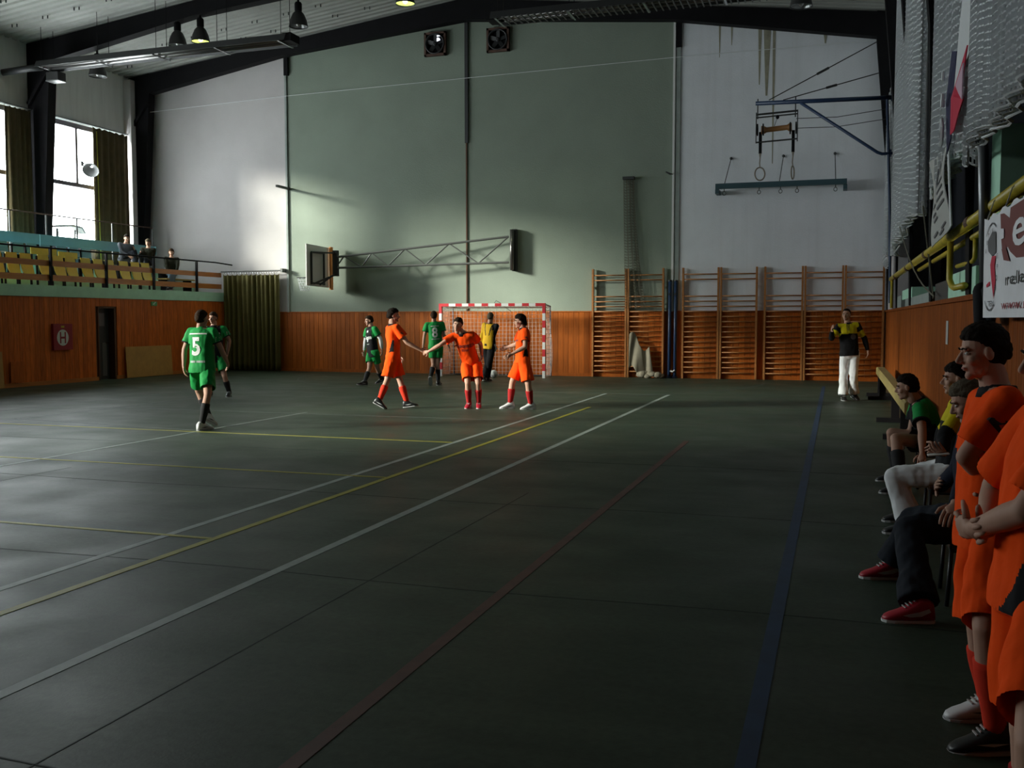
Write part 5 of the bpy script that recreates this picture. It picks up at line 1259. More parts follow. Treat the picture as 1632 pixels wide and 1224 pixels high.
class Body:
    def __init__(self, key, build=1.0, vox=.014, hvox=.007, near=False):
        J = POSES[key]; self.J = {k: V(v) for k, v in J.items() if k != 's'}; self.s = J['s']; j = self.J; s = self.s
        self.key = key; self.build = build; self.vox = vox; self.hvox = hvox; self.near = near
        self.t = (j['neck'] - j['pelvis']); self.Lt = self.t.length; self.t.normalize()
        self.rS = j['rS'].normalized(); self.rP = j['rP'].normalized()
        self.fS = self.t.cross(self.rS).normalized()
        self.hf = j['face'].normalized(); self.hu = j['hup'].normalized(); self.hr = self.hf.cross(self.hu).normalized()
        for S_ in 'LR':
            if 'ha' + S_ not in j: j['ha' + S_] = j['wr' + S_] + (j['wr' + S_] - j['el' + S_]).normalized() * .17 * s
    def ring(self, z, w, d, off=0.0, n=20, p=2.3):
        j = self.J; k = min(max(z, 0), 1)
        r = self.rP.lerp(self.rS, k); r = (r - self.t * r.dot(self.t)).normalized(); f = self.t.cross(r)
        s = self.s; b = self.build
        return ringpts(j['pelvis'] + self.t * self.Lt * z + f * off * s, r * w * s * b, f * d * s * b, n, p)
    def local(self, p):
        """torso coordinates: right, forward, height fraction"""
        d = Vector(p) - self.J['pelvis']; z = d.dot(self.t) / self.Lt
        r = self.rP.lerp(self.rS, min(max(z, 0), 1)); r = (r - self.t * r.dot(self.t)).normalized(); f = self.t.cross(r)
        return d.dot(r) / self.s, d.dot(f) / self.s, z
    TOR = [(-.13, .10, .085, 0), (0.0, .162, .118, -.005), (.22, .150, .105, .005), (.45, .155, .112, .008), (.68, .168, .118, .0), (.84, .165, .10, -.01), (.94, .12, .078, -.012), (1.02, .06, .058, 0)]
    def body_mesh(self):
        j = self.J; s = self.s; mb = MB()
        mb.loft([self.ring(z, w, d, o) for z, w, d, o in self.TOR])
        mb.capsule(j['shR'], j['shL'], .06 * s, .06 * s)
        hd = j['head']
        mb.capsule(hd - self.hf * .02 * s - self.hu * .05 * s, j['neck'] - self.t * .02 * s, .054 * s, .066 * s)
        for S_ in 'LR':
            mb.capsule(j['sh' + S_], j['el' + S_], .054 * s, .041 * s)
            m = j['el' + S_].lerp(j['wr' + S_], .3)
            mb.capsule(j['el' + S_], m, .040 * s, .042 * s); mb.capsule(m, j['wr' + S_], .042 * s, .027 * s)
            mb.capsule(j['hip' + S_], j['kn' + S_], .088 * s, .056 * s)
            d = (j['an' + S_] - j['kn' + S_]); mid = j['kn' + S_] + d * .32
            mb.capsule(j['kn' + S_], mid, .054 * s, .056 * s); mb.capsule(mid, j['an' + S_], .055 * s, .036 * s)
            if 'to' + S_ in j: mb.capsule(j['an' + S_], j['an' + S_] + j['to' + S_].normalized() * .07 * s - Vector((0, 0, .035 * s)), .034 * s, .026 * s)
            self.palm(mb, S_)
        vs, fs, ns = remesh(mb, self.vox, 4)
        out = MB(); out.add(vs, fs)
        h = MB(); self.head(h)
        hv, hf_, hn = remesh(h, self.hvox, 2, .4); out.add(hv, hf_)
        for S_ in 'LR': self.fingers(out, S_)
        return out
    def handframe(self, S_):
        j = self.J; w = j['wr' + S_]; d = (j['ha' + S_] - w)
        if d.length < .05: d = (w - j['el' + S_])
        d.normalize()
        # palm faces the body's middle
        tob = (j['pelvis'].lerp(j['neck'], .4) - w); nrm = (tob - d * tob.dot(d))
        if nrm.length < 1e-3: nrm = d.orthogonal()
        nrm.normalize(); side = d.cross(nrm).normalized()
        fwd = self.fS
        if side.dot(fwd) < 0: side = -side
        return w, d, nrm, side
    def palm(self, mb, S_):
        w, d, n, sd = self.handframe(S_); s = self.s
        c = w + d * .055 * s
        mb.ell(c, sd * .042 * s, n * .018 * s, d * .055 * s, 12, 7)
        mb.capsule(w - d * .02 * s, w + d * .03 * s, .026 * s, .024 * s)
    def fingers(self, mb, S_):
        w, d, n, sd = self.handframe(S_); s = self.s
        for i, (o, ln) in enumerate(((.030, .075), (.011, .085), (-.010, .080), (-.030, .062))):
            p0 = w + (d * .075 + sd * o) * s
            a = (d * .94 + n * .25 + sd * o * 1.5).normalized(); b = (d * .75 + n * .66).normalized(); c = (d * .35 + n * .93).normalized()
            p1 = p0 + a * (ln * .5 + .02) * s; p2 = p1 + b * ln * .32 * s; p3 = p2 + c * ln * .24 * s
            mb.tube([p0, p1, p2, p3], [.0095 * s, .009 * s, .008 * s, .006 * s], 7)
        p0 = w + (d * .03 + sd * .03) * s; p1 = p0 + (d * .6 + sd * .7 + n * .3).normalized() * .045 * s; p2 = p1 + (d * .85 + sd * .25 + n * .35).normalized() * .035 * s
        mb.tube([p0, p1, p2], [.012 * s, .0105 * s, .007 * s], 7)
    def H(self, r, f, u): return self.J['head'] + (self.hr * r + self.hf * f + self.hu * u) * self.s
    def head(self, mb):
        s = self.s; r, f, u = self.hr * s, self.hf * s, self.hu * s; H = self.H
        mb.ell(H(0, -.012, .028), r * .073, f * .093, u * .088, 20, 13)
        mb.ell(H(0, .022, -.028), r * .060, f * .066, u * .086, 18, 11)
        mb.capsule(H(-.026, .02, -.072), H(.026, .02, -.072), .030 * s, .030 * s)
        mb.ell(H(0, .064, -.093), r * .024, f * .024, u * .02)
        mb.capsule(H(0, .082, .014), H(0, .106, -.022), .0085 * s, .0125 * s, 8); mb.ell(H(0, .092, -.029), r * .019, f * .016, u * .010)
        mb.capsule(H(-.036, .074, .026), H(.036, .074, .026), .011 * s, .011 * s, 8)
        mb.ell(H(0, .080, -.053), r * .025, f * .013, u * .007); mb.ell(H(0, .080, -.063), r * .021, f * .013, u * .007)
        for k in (-1, 1):
            mb.ell(H(k * .075, -.008, -.005), r * .010, f * .020, u * .032, 10, 7); mb.ell(H(k * .038, .052, -.026), r * .026, f * .028, u * .026)
        mb.capsule(H(0, -.02, -.05), H(0, -.035, -.125), .052 * s, .054 * s)
    def shirt(self, hem=-.20, sleeve=.62, flare=1.0, long_=False, infl=.020, hw=None):
        j = self.J; s = self.s; mb = MB(); e = infl
        rings = [(hem, .182 * flare, .136 * flare, 0), (hem + .12, .180 * flare, .135 * flare, 0), (.12, .170, .128, .004), (.45, .165, .126, .008), (.68, .178, .132, 0), (.84, .178, .112, -.01), (.94, .13, .09, -.014), (.985, .074, .072, -.01)]
        mb.loft([self.ring(z, w, d, o) for z, w, d, o in rings])
        for S_ in 'LR':
            a = j['sh' + S_]; b = j['el' + S_]; d = (b - a).normalized()
            tin = a.lerp(j['sh' + ('R' if S_ == 'L' else 'L')], .3) - self.t * .015 * s
            mb.capsule(tin, a - self.t * .004 * s, .078 * s, .072 * s)
            q = d.orthogonal().normalized(); q2 = d.cross(q)
            def rg(c, r): return ringpts(c, q * r * s, q2 * r * s, 16)
            if long_:
                mb.capsule(a, b, .072 * s, .056 * s); w = j['wr' + S_]; dd = (w - b).normalized(); q3 = dd.orthogonal().normalized(); q4 = dd.cross(q3)
                mb.loft([ringpts(c, q3 * r * s, q4 * r * s, 14) for c, r in ((b - dd * .02, .050), (b + dd * .02, .056), (b.lerp(w, .5), .050), (b.lerp(w, .96), .040))])
            else:
                L_ = (b - a).length
                mb.loft([rg(a - d * .02, .068), rg(a + d * .05 * s, .076), rg(a + d * L_ * sleeve * .7, .080), rg(a + d * L_ * sleeve, .083)])
        vs, fs, ns = remesh(mb, self.vox, 3)
        pl = [(j['pelvis'] + self.t * self.Lt * hem, -self.t, .26 * s)]
        if not long_:
            for S_ in 'LR':
                d = j['el' + S_] - j['sh' + S_]; pl.append((j['sh' + S_] + d * sleeve, d.normalized(), .11 * s))
        fs = open_ends(vs, fs, pl)
        return wrinkle(vs, ns, .008 * s, 9 / s, self.s * 31), fs
    def shorts(self, frac=.72, wid=1.0, waist=.14):
        j = self.J; s = self.s; mb = MB()
        mb.loft([self.ring(z, w, d, o) for z, w, d, o in ((-.12, .14, .115, 0), (-.02, .178, .130, -.005), (.06, .170, .124, 0), (waist, .158, .116, .004))])
        for S_ in 'LR':
            a = j['hip' + S_]; b = j['kn' + S_]; d = (b - a); L_ = d.length; d.normalize()
            q = (self.rP - d * self.rP.dot(d)).normalized(); q2 = d.cross(q)
            mb.loft([ringpts(a + d * L_ * k, q * r * s * wid, q2 * r * 1.05 * s * wid, 18) for k, r in ((-.18, .085), (0, .104), (.3, .108), (frac * .8, .108), (frac, .110))])
        vs, fs, ns = remesh(mb, self.vox, 2)
        fs = open_ends(vs, fs, [(j['hip' + S_].lerp(j['kn' + S_], frac), (j['kn' + S_] - j['hip' + S_]).normalized(), .15 * s) for S_ in 'LR'])
        return wrinkle(vs, ns, .014 * s, 8 / s, 7 + self.s * 13), fs
    def trousers(self, wid=1.0, hemr=.085):
        j = self.J; s = self.s; mb = MB()
        mb.loft([self.ring(z, w, d, o) for z, w, d, o in ((-.13, .13, .11, 0), (0, .175, .128, -.005), (.10, .165, .12, 0), (.2, .156, .112, .004))])
        for S_ in 'LR':
            a, b, c = j['hip' + S_], j['kn' + S_], j['an' + S_]
            mb.capsule(a, b, .100 * s * wid, .074 * s * wid)
            d = (c - b); L_ = d.length; d.normalize(); q = (self.rP - d * self.rP.dot(d)).normalized(); q2 = d.cross(q)
            mb.loft([ringpts(b + d * L_ * k, q * r * s * wid, q2 * r * s * wid, 16) for k, r in ((-.04, .066), (.1, .076), (.5, .074), (.95, hemr))])
        vs, fs, ns = remesh(mb, self.vox, 3)
        return wrinkle(vs, ns, .014 * s, 9 / s, 3.0), fs
    def sock(self, S_, top=.30, r=1.0):
        j = self.J; s = self.s; a = j['kn' + S_]; b = j['an' + S_]; d = b - a; u = d.normalized(); q = u.orthogonal().normalized(); q2 = u.cross(q)
        mb = MB(); prof = [(top - .01, .048), (top, .064), (top + .06, .064), (.42, .064), (.55, .060), (.75, .050), (.90, .046), (.99, .043)]
        mb.loft([ringpts(a + d * k, q * rr * s * r, q2 * rr * s * r, 16) for k, rr in prof]); return mb
    def shoe(self, S_):
        j = self.J; s = self.s; a = j['an' + S_]; f = j['to' + S_].normalized(); u = Vector((0, 0, 1)); u = (u - f * u.dot(f)).normalized(); r = f.cross(u)
        up = MB(); so = MB(); rings = []; bot = -.074
        for x, w, top in ((-.080, .020, -.03), (-.070, .036, .025), (-.04, .044, .050), (0, .047, .048), (.03, .047, .030), (.065, .047, .004), (.11, .048, -.020), (.15, .045, -.034), (.178, .034, -.047), (.192, .014, -.058)):
            c = a + (f * x + u * (top + bot) / 2) * s; rings.append(ringpts(c, r * w * s, u * (top - bot) / 2 * s, 16, 2.6))
        up.loft(rings)
        out = [(-.082, .016), (-.07, .036), (-.03, .043), (.03, .042), (.09, .050), (.14, .050), (.18, .036), (.197, .012)]
        poly = [a + (f * x - r * w + u * -.086) * s for x, w in out] + [a + (f * x + r * w + u * -.086) * s for x, w in reversed(out)]
        so.prism(poly, u * .016 * s)
        return up, so, (a, f, u, r)
    def hair(self, style='short', seed=0):
        s = self.s; H = self.H; bm = bmesh.new(); bmesh.ops.create_icosphere(bm, subdivisions=5 if self.near else 4, radius=1)
        mb = MB(); vs = []; rr = Vector((seed * 7.1, seed * 3.3, 1))
        for v in bm.verts:
            d = v.co.normalized(); x, f, u = d.x, d.y, d.z
            if f > .45: h = .30 + (f - .45) * .30
            elif f > .05: h = -.05 + (f - .05) / .4 * .35
            elif f > -.15: h = -.30 + (f + .15) / .2 * .25
            else: h = -.30 + (f + .15) * .48
            h += .07 * noise.noise(d * 9 + rr)
            if style == 'long': h -= .28 if f < .30 else .05
            if style == 'bald': h += .28 if f > 0 else .1
            m1 = min(max((u - h) / .05, 0), 1); m1 = m1 * m1 * (3 - 2 * m1)
            m2 = min(max((u - h) / .40, 0), 1); m2 = m2 * (2 - m2)
            tuft = noise.noise(d * 4.5 + rr) * .5 + noise.noise(d * 10 + rr) * .4 + noise.noise(Vector((x * 26, f * 26, u * 12)) + rr) * .3
            vol = {'short': .11, 'bald': .06, 'messy': .17, 'long': .15}[style]
            k = .90 + .10 * m1 + m2 * (vol + (.20 if style in ('long', 'messy') else .13) * tuft) + .05 * max(u, 0) * m1
            zs, ys = 1.0, 1.0
            if u < 0 and f < .15:
                w = min(1, (.15 - f) / .3); zs = 1 + (.62 if style == 'long' else .38) * w; ys = 1 + .55 * u * u * w
            vs.append(H(x * .077 * k * (1 + .25 * (ys - 1)), -.010 + f * .098 * k * ys, .026 + u * .094 * k * zs))
        mb.add(vs, [[v.index for v in q.verts] for q in bm.faces]); bm.free(); return mb

def put(name, vs_fs, m, parent, region=None, mats=None, smooth=True, label=None):
    mb = MB(); mb.add(*vs_fs)
    if region:
        mb.m = []
        for q in mb.f:
            c = sum((Vector(mb.v[i]) for i in q), Vector()) / len(q); mb.m.append(region(c))
        return obj(name, mb, mats, parent, smooth, label)
    return obj(name, mb, m, parent, smooth, label)

def decal(B, vf, polys2d, z0, side, m, parent, name, sx=1.0, x0=0.0, lift=.005, axis=None):
    """lays flat marks on the cloth; side +1 chest, -1 back; axis overrides the outward direction"""
    tree = BVHTree.FromPolygons([Vector(v) for v in vf[0]], vf[1])
    vs2, fs = polys2d
    _, _, _ = 0, 0, 0
    r = B.rS; f = B.fS
    out = f * side if axis is None else axis
    right = (r * -side) if axis is None else B.t.cross(axis).normalized()
    org = B.J['pelvis'] + B.t * B.Lt * z0
    vs = []
    for x, y in vs2:
        o = org + right * (x * sx + x0) * B.s + B.t * y * B.s + out * .6
        hit = tree.ray_cast(o, -out)
        vs.append(hit[0] + out * lift if hit[0] else o - out * .45)
    mb = MB(); mb.add(vs, fs); return obj(name, mb, m, parent)

def spot_decal(vf, c, out, up, pts, m, parent, name, lift=.004):
    tree = BVHTree.FromPolygons([Vector(v) for v in vf[0]], vf[1]); out = out.normalized(); r = up.cross(out).normalized(); u = out.cross(r)
    vs = []
    for x, y in pts:
        o = c + r * x + u * y + out * .4; h = tree.ray_cast(o, -out); vs.append((h[0] if h[0] else c) + out * lift)
    mb = MB(); mb.add(vs, [tuple(range(len(vs)))]); return obj(name, mb, m, parent)

def person(key, lb, top, bottom, build=1.0, vox=.014, hvox=.0075, near=False, hair='short', hairm='hair_dark', socks=None, shoes='shoe_black', shirt_kw={}, bottom_kw={}, group=None, eyes=True, sole='shoe_sole'):
    B = Body(key, build, vox, hvox, near); j = B.J
    base = (j['anL'] + j['anR']) / 2; base.z = min(j['anL'].z, j['anR'].z) - .086 * B.s
    t = thing('person', lb, 'person', tuple(base), group)
    obj('body', B.body_mesh(), 'skin', t, smooth=True)
    obj('hair', B.hair(hair, ord(key)), hairm, t, smooth=True)
    if eyes:
        for k in (-1, 1):
            mb = MB(); mb.ell(B.H(k * .031, .0705, .006), B.hr * .0125 * B.s, B.hf * .0115 * B.s, B.hu * .0085 * B.s, 10, 7); e = obj('eye', mb, 'eye_white', t, smooth=True)
            mb = MB(); mb.ell(B.H(k * .030, .0785, .006), B.hr * .006 * B.s, B.hf * .0045 * B.s, B.hu * .006 * B.s, 8, 5); obj('iris', mb, 'eye_dark', e)
            mb = MB(); mb.tube([B.H(k * .014, .0865, .026), B.H(k * .03, .0865, .031), B.H(k * .047, .074, .026)], .0042 * B.s, 5); obj('eyebrow', mb, hairm, t)
        mb = MB(); mb.ell(B.H(0, .0875, -.057), B.hr * .022 * B.s, B.hf * .008 * B.s, B.hu * .0065 * B.s, 10, 6); obj('lips', mb, 'skin_lip', t, smooth=True)
    sv = B.shirt(**shirt_kw)
    sm = top['mats']; so = put('shirt' if not top.get('jacket') else 'jacket', sv, sm[0], t, top.get('region') and (lambda c: top['region'](B, c)), sm)
    if top.get('collar'):
        n = j['neck'] - B.t * .035 * B.s; a = B.rS; f = B.fS; up = (j['head'] - j['neck']).normalized(); ang = B.t
        mb = MB(); mb.loft([ringpts(n + ang * h * B.s - f * .008 * B.s, a * r * B.s, f * r * .98 * B.s, 20) for r, h in ((.092, -.012), (.084, .02), (.074, .045), (.068, .046), (.07, .0))]); obj('collar', mb, top['collar'], so, smooth=True)
    if top.get('cuff'):
        for S_ in 'LR':
            a = j['sh' + S_]; b = j['el' + S_]; d = (b - a); L_ = d.length; d.normalize(); q = d.orthogonal().normalized(); q2 = d.cross(q); c = a + d * L_ * shirt_kw.get('sleeve', .62)
            mb = MB(); mb.loft([ringpts(c + d * h * B.s, q * .0835 * B.s, q2 * .0835 * B.s, 18) for h in (-.012, .006)]); obj('cuff', mb, top['cuff'], so)
    if bottom['kind'] == 'shorts': bv = B.shorts(**bottom_kw); bo = put('shorts', bv, bottom['m'], t)
    else: bv = B.trousers(**bottom_kw); bo = put('trousers', bv, bottom['m'], t)
    for S_ in 'LR':
        if socks: obj('sock', B.sock(S_), socks, t, smooth=True)
        if 'to' + S_ in j:
            u, so_, fr_ = B.shoe(S_); k = shoes if isinstance(shoes, str) else shoes[S_]
            sh = obj('shoe', u, k, t, smooth=True); obj('sole', so_, sole, sh)
            a, f, uu, r = fr_; mb = MB()
            for x, z in ((.030, .034), (.046, .022), (.062, .010), (.078, -.002)):
                mb.bar(a + (f * x + uu * z - r * .026) * B.s, a + (f * (x + .004) + uu * z + r * .026) * B.s, .007 * B.s, .006 * B.s, tuple(uu))
            obj('laces', mb, 'shoe_sole' if k != 'shoe_white' else 'paper_grey', sh)
            if k in ('shoe_red', 'shoe_white', 'shoe_black'):
                a, f, uu, r = fr_
                for sd in (-1, 1):
                    pts = [(-.05, -.02), (0, -.045), (.06, -.05), (.10, -.04), (.06, -.03), (.01, -.018), (-.04, .0)] if k == 'shoe_red' else [(-.04, -.035), (.02, -.045), (.09, -.035), (.03, -.03)]
                    tree = BVHTree.FromPolygons([Vector(p) for p in u.v], u.f); vs = []
                    for x, y in pts:
                        o = a + (f * x + uu * y + r * sd * .2) * B.s; h = tree.ray_cast(o, -r * sd); vs.append((h[0] if h[0] else o - r * sd * .155) + r * sd * .002)
                    mb = MB(); mb.add(vs, [tuple(range(len(vs)))]); obj('stripe', mb, 'shoe_white' if k != 'shoe_white' else 'ink', sh)
    return B, t, so, sv, bo, bv

def orange_region(B, c):
    x, f, z = B.local(c)
    if -.16 < z < .5 and abs(x) > .10 and abs(f + .015) < .012 + .085 * (.5 - z):
        for S_ in 'LR':
            a = B.J['sh' + S_]; b = B.J['el' + S_]; d = b - a; k = max(0, min(1, (c - a).dot(d) / d.length_squared))
            if ((a + d * k) - c).length < .095 * B.s and z > .42: return 0
        return 1
    return 0
def nearest_region(B, c):
    x, f, z = B.local(c)
    return 1 if x < -.03 and -.2 < z < .42 and abs(f - .075) < .008 + .11 * (.42 - z) and (c - B.J['elL']).length > .1 else 0
def front_black(B, c):
    x, f, z = B.local(c)
    if abs(x) > .205: return 0
    return 1 if (f > -.03 and abs(x) < .135 + .05 * (z < .55)) or (z < .45 and f > -.06) else 0
def ref_region(B, c):
    x, f, z = B.local(c); j = B.J
    for S_ in 'LR':
        a = j['sh' + S_]; b = j['el' + S_]; d = b - a; k = (c - a).dot(d) / d.length_squared
        if abs(x) > .155 and k > .12:
            near = (c - (a + d * max(0, min(1, k)))).length
            if near < .12 * B.s: return 1 if .42 < k < .86 else 0
    return 1 if z > .66 and abs(x) < .2 else 0
def keeper_region(B, c):
    x, f, z = B.local(c)
    if x > .15 - .04 * (z > .7): return 1
    if abs(abs(x) - (.05 + .12 * (z - .45))) < .014 and z > .45 and f < 0: return 1
    return 0
ORANGE = dict(mats=['orange', 'black_cloth'], region=orange_region, collar='black_cloth')
GREEN_BACK = dict(mats=['green', 'black_cloth'], collar='green', cuff='black_cloth')
GREEN_FRONT = dict(mats=['green', 'black_cloth'], region=front_black, collar='black_cloth', cuff='black_cloth')
REF = dict(mats=['black_cloth', 'yellow_cloth'], region=ref_region, collar='black_cloth')
GS = dict(kind='shorts', m='green'); OS = dict(kind='shorts', m='orange')
PLY = 'players in green kits'; PLO = 'players in orange kits'

def bars2d(rows):
    """small printed bars standing for lines of print too small to read: (x0, x1, y, h)"""
    vs = []; fs = []
    for x0, x1, y, h in rows:
        n = max(1, int((x1 - x0) / .03))
        for i in range(n):
            a = x0 + (x1 - x0) * i / n; b = x0 + (x1 - x0) * (i + 1) / n; k = len(vs); vs += [(a, y), (b, y), (b, y + h), (a, y + h)]; fs.append((k, k + 1, k + 2, k + 3))
    return vs, fs

# A: number 5 seen from behind
B, t, so, sv, bo, bv = person('A', 'player in green kit with white number 5 seen from behind, white shoes', GREEN_BACK, GS, 1.10, hair='short', hairm='hair_brown', socks='black_sock', shoes='shoe_white', eyes=False, vox=.012, shirt_kw=dict(hem=-.13, flare=1.02), bottom_kw=dict(frac=.74), group=PLY)
decal(B, sv, text2d('5', .36, bold=.012), .52, -1, 'number_white', so, 'number', .85, -.02)
decal(B, sv, bars2d([(-.14, .14, 0, .018)]), .82, -1, 'number_white', so, 'printed_line')
decal(B, sv, bars2d([(-.12, -.03, 0, .03), (-.01, .12, 0, .03)]), .12, -1, 'line_white', so, 'printed_line')
spot_decal(sv, B.J['shR'].lerp(B.J['elR'], .45), -B.fS + B.rS * .9, B.t, [(-.03, -.035), (.03, -.035), (.03, .035), (-.03, .035)], 'number_white', so, 'sleeve_patch')
# B: behind him, facing the camera
B, t, so, sv, bo, bv = person('B', 'player in black-fronted green shirt facing the camera behind number 5', GREEN_FRONT, GS, .98, hairm='hair_brown', socks='black_sock', group=PLY)
decal(B, sv, bars2d([(-.05, .05, 0, .02), (.06, .12, .0, .03)]), .72, 1, 'number_white', so, 'printed_line')
decal(B, sv, bars2d([(-.08, .10, 0, .03)]), .56, 1, 'number_white', so, 'printed_line')
spot_decal(sv, B.J['shL'].lerp(B.J['elL'], .4), B.fS - B.rS * .9, B.t, [(-.03, -.035), (.03, -.035), (.03, .035), (-.03, .035)], 'number_white', so, 'sleeve_patch')
# C: walking left, white undersleeves
B, t, so, sv, bo, bv = person('C', 'player in black and green kit with white undersleeves walking left', GREEN_FRONT, GS, .95, hairm='hair_brown', socks='black_sock', bottom_kw=dict(frac=.62), group=PLY)
for S_ in 'LR':
    a, b = B.J['sh' + S_], B.J['el' + S_]; w = B.J['wr' + S_]
    mb = MB(); mb.tube([a.lerp(b, .58), a.lerp(b, .9), b, b.lerp(w, .3), b.lerp(w, .92)], [.052 * B.s, .050 * B.s, .049 * B.s, .049 * B.s, .036 * B.s], 14); obj('undersleeve', mb, 'white_cloth', t, smooth=True)
decal(B, sv, bars2d([(-.03, .03, 0, .05)]), .78, 1, 'number_white', so, 'printed_line')
decal(B, sv, text2d('Kom', .12, bold=.006), .58, 1, 'number_white', so, 'lettering', 1.1)
decal(B, sv, ([(-.02, .06), (.05, .06), (.02, -.02), (-.03, -.02)], [(0, 1, 2, 3)]), .44, 1, 'flag_white', so, 'crest')
decal(B, sv, bars2d([(-.05, .05, 0, .02)]), .30, 1, 'line_white', so, 'printed_line')
# D: orange, handshake from the left
B, t, so, sv, bo, bv = person('D', 'player in orange kit striding right with arm out in a handshake, black shoes', ORANGE, OS, .97, vox=.012, hair='messy', hairm='hair_dark', socks='orange_sock', shirt_kw=dict(hem=-.10), bottom_kw=dict(frac=.84, wid=1.0), group=PLO)
EMB = [(-.035, .01), (-.005, .022), (.035, -.002), (.014, -.004), (.03, -.03), (.004, -.008)]
spot_decal(sv, B.J['shR'].lerp(B.J['elR'], .42), B.rS - B.fS * .2, B.t, EMB, 'ink', so, 'sleeve_emblem')
# E: number 8 from behind
B, t, so, sv, bo, bv = person('E', 'player in green kit with white number 8 walking towards the goal', GREEN_BACK, GS, 1.0, hairm='hair_brown', socks='black_sock', eyes=False, bottom_kw=dict(frac=.62), group=PLY)
decal(B, sv, text2d('8', .34, bold=.008), .55, -1, 'number_white', so, 'number', .85, -.01)
decal(B, sv, bars2d([(-.10, .10, 0, .016)]), .80, -1, 'number_white', so, 'printed_line')
decal(B, sv, bars2d([(-.10, .10, 0, .025)]), .26, -1, 'line_white', so, 'printed_line')
for S_, sg in (('L', -1), ('R', 1)): spot_decal(sv, B.J['sh' + S_].lerp(B.J['el' + S_], .5), B.rS * sg - B.fS * .6, B.t, [(-.03, -.03), (.03, -.03), (.03, .03), (-.03, .03)], 'line_white', so, 'sleeve_patch')
# F: leaning, facing the camera
B, t, so, sv, bo, bv = person('F', 'player in orange kit leaning sideways into the handshake, facing the camera', ORANGE, OS, .98, vox=.012, hair='messy', hairm='hair_brown', socks='red_sock', shoes='shoe_red', shirt_kw=dict(hem=-.10), bottom_kw=dict(frac=.80, wid=1.0), group=PLO)
decal(B, sv, text2d('TYPOPRES', .085, bold=.004), .64, 1, 'ink_maroon', so, 'lettering', .9)
decal(B, sv, text2d('STAV', .06, bold=.003), .52, 1, 'ink_maroon', so, 'lettering', 1.0)
# G: keeper
B, t, so, sv, bo, bv = person('G', 'goalkeeper in yellow and black jersey standing in front of the goal', dict(mats=['keeper_yellow', 'black_cloth'], region=keeper_region, collar='black_cloth'), dict(kind='long', m='black_cloth'), .98, hairm='hair_grey', eyes=False, shirt_kw=dict(long_=True, hem=-.12), bottom_kw=dict(hemr=.075))
for S_ in 'LR':
    w, d, n, sd = B.handframe(S_); mb = MB(); mb.ell(w + d * .06, sd * .05, n * .03, d * .07, 12, 8); mb.capsule(w - d * .05, w, .042, .045)
    for k in (-.035, -.012, .012, .035): mb.capsule(w + d * .09 + sd * k, w + d * .16 + sd * k * 1.1 + n * .03, .017, .014, 8)
    mb.capsule(w + d * .03 + sd * .04, w + d * .09 + sd * .08, .018, .015, 8)
    obj('goalkeeper_glove', mb, 'number_white' if S_ == 'R' else 'ink_grey', t, smooth=True)
# H: orange on the right of the group
B, t, so, sv, bo, bv = person('H', 'player in orange kit facing left with both hands out, white shoes', ORANGE, OS, .97, vox=.012, hair='long', hairm='hair_dark', socks='red_sock', shoes='shoe_white', shirt_kw=dict(hem=-.12), bottom_kw=dict(frac=.84, wid=1.0), group=PLO)
spot_decal(sv, B.J['shL'].lerp(B.J['elL'], .42), -B.rS, B.t, EMB, 'ink', so, 'sleeve_emblem')
decal(B, sv, bars2d([(-.10, .10, 0, .03)]), .58, 1, 'ink_maroon', so, 'printed_line')
# I: referee by the wall bars
B, t, so, sv, bo, bv = person('I', 'referee in yellow-yoked black sweatshirt and white trousers walking by the wall bars', REF, dict(kind='long', m='white_cloth'), 1.08, hair='bald', hairm='hair_dark', shirt_kw=dict(long_=True, hem=-.02), bottom_kw=dict(hemr=.10, wid=1.08))
decal(B, sv, ([(.055 * math.cos(k * math.pi / 8), .055 * math.sin(k * math.pi / 8)) for k in range(16)], [tuple(range(16))]), .56, 1, 'ink_grey', so, 'badge', 1.0, .06)
n = B.J['neck']; mb = MB(); mb.tube([n + B.fS * .06 + B.rS * .03, n + B.fS * .14 - B.t * .12 + B.rS * .05, n + B.fS * .145 - B.t * .16 + B.rS * .03, n + B.fS * .06 - B.rS * .02], .006, 5); obj('whistle_cord', mb, 'ink', t)
# M, N, O on the side
B, t, so, sv, bo, bv = person('M', 'player in green shirt and black socks sitting bent forward at the side wall', dict(mats=['green', 'black_cloth'], region=front_black, collar='black_cloth', cuff='black_cloth'), dict(kind='shorts', m='black_cloth'), 1.0, vox=.011, hvox=.006, near=True, hairm='hair_dark', socks='black_sock', shirt_kw=dict(hem=-.12), bottom_kw=dict(frac=.62), group=PLY)
spot_decal(sv, B.J['shL'].lerp(B.J['elL'], .55), -B.rS, B.t, [(-.03, -.03), (.03, -.03), (.03, .03), (-.03, .03)], 'paper_grey', so, 'sleeve_patch')
chair(B.J['pelvis'].x + .02, B.J['pelvis'].y, .37, 'dark tube chair under the seated player in green')
B, t, so, sv, bo, bv = person('N', 'seated referee in yellow and black top with white trousers holding a card', REF, dict(kind='long', m='white_cloth'), .98, vox=.010, hvox=.0055, near=True, hairm='hair_dark', shirt_kw=dict(long_=True), bottom_kw=dict(wid=1.05, hemr=.09))
w, d, n, sd = B.handframe('L'); o = obj('score_card', MB().obox(w + d * .10 + Vector((0, 0, -.03)), Vector((-.07, 0, -.01)), Vector((0, .05, 0)), Vector((0, 0, .004))), 'number_white'); tag(o, 'small white card held by the seated referee', 'card')
chair(B.J['pelvis'].x + .02, B.J['pelvis'].y, .38, 'dark tube chair under the seated referee')
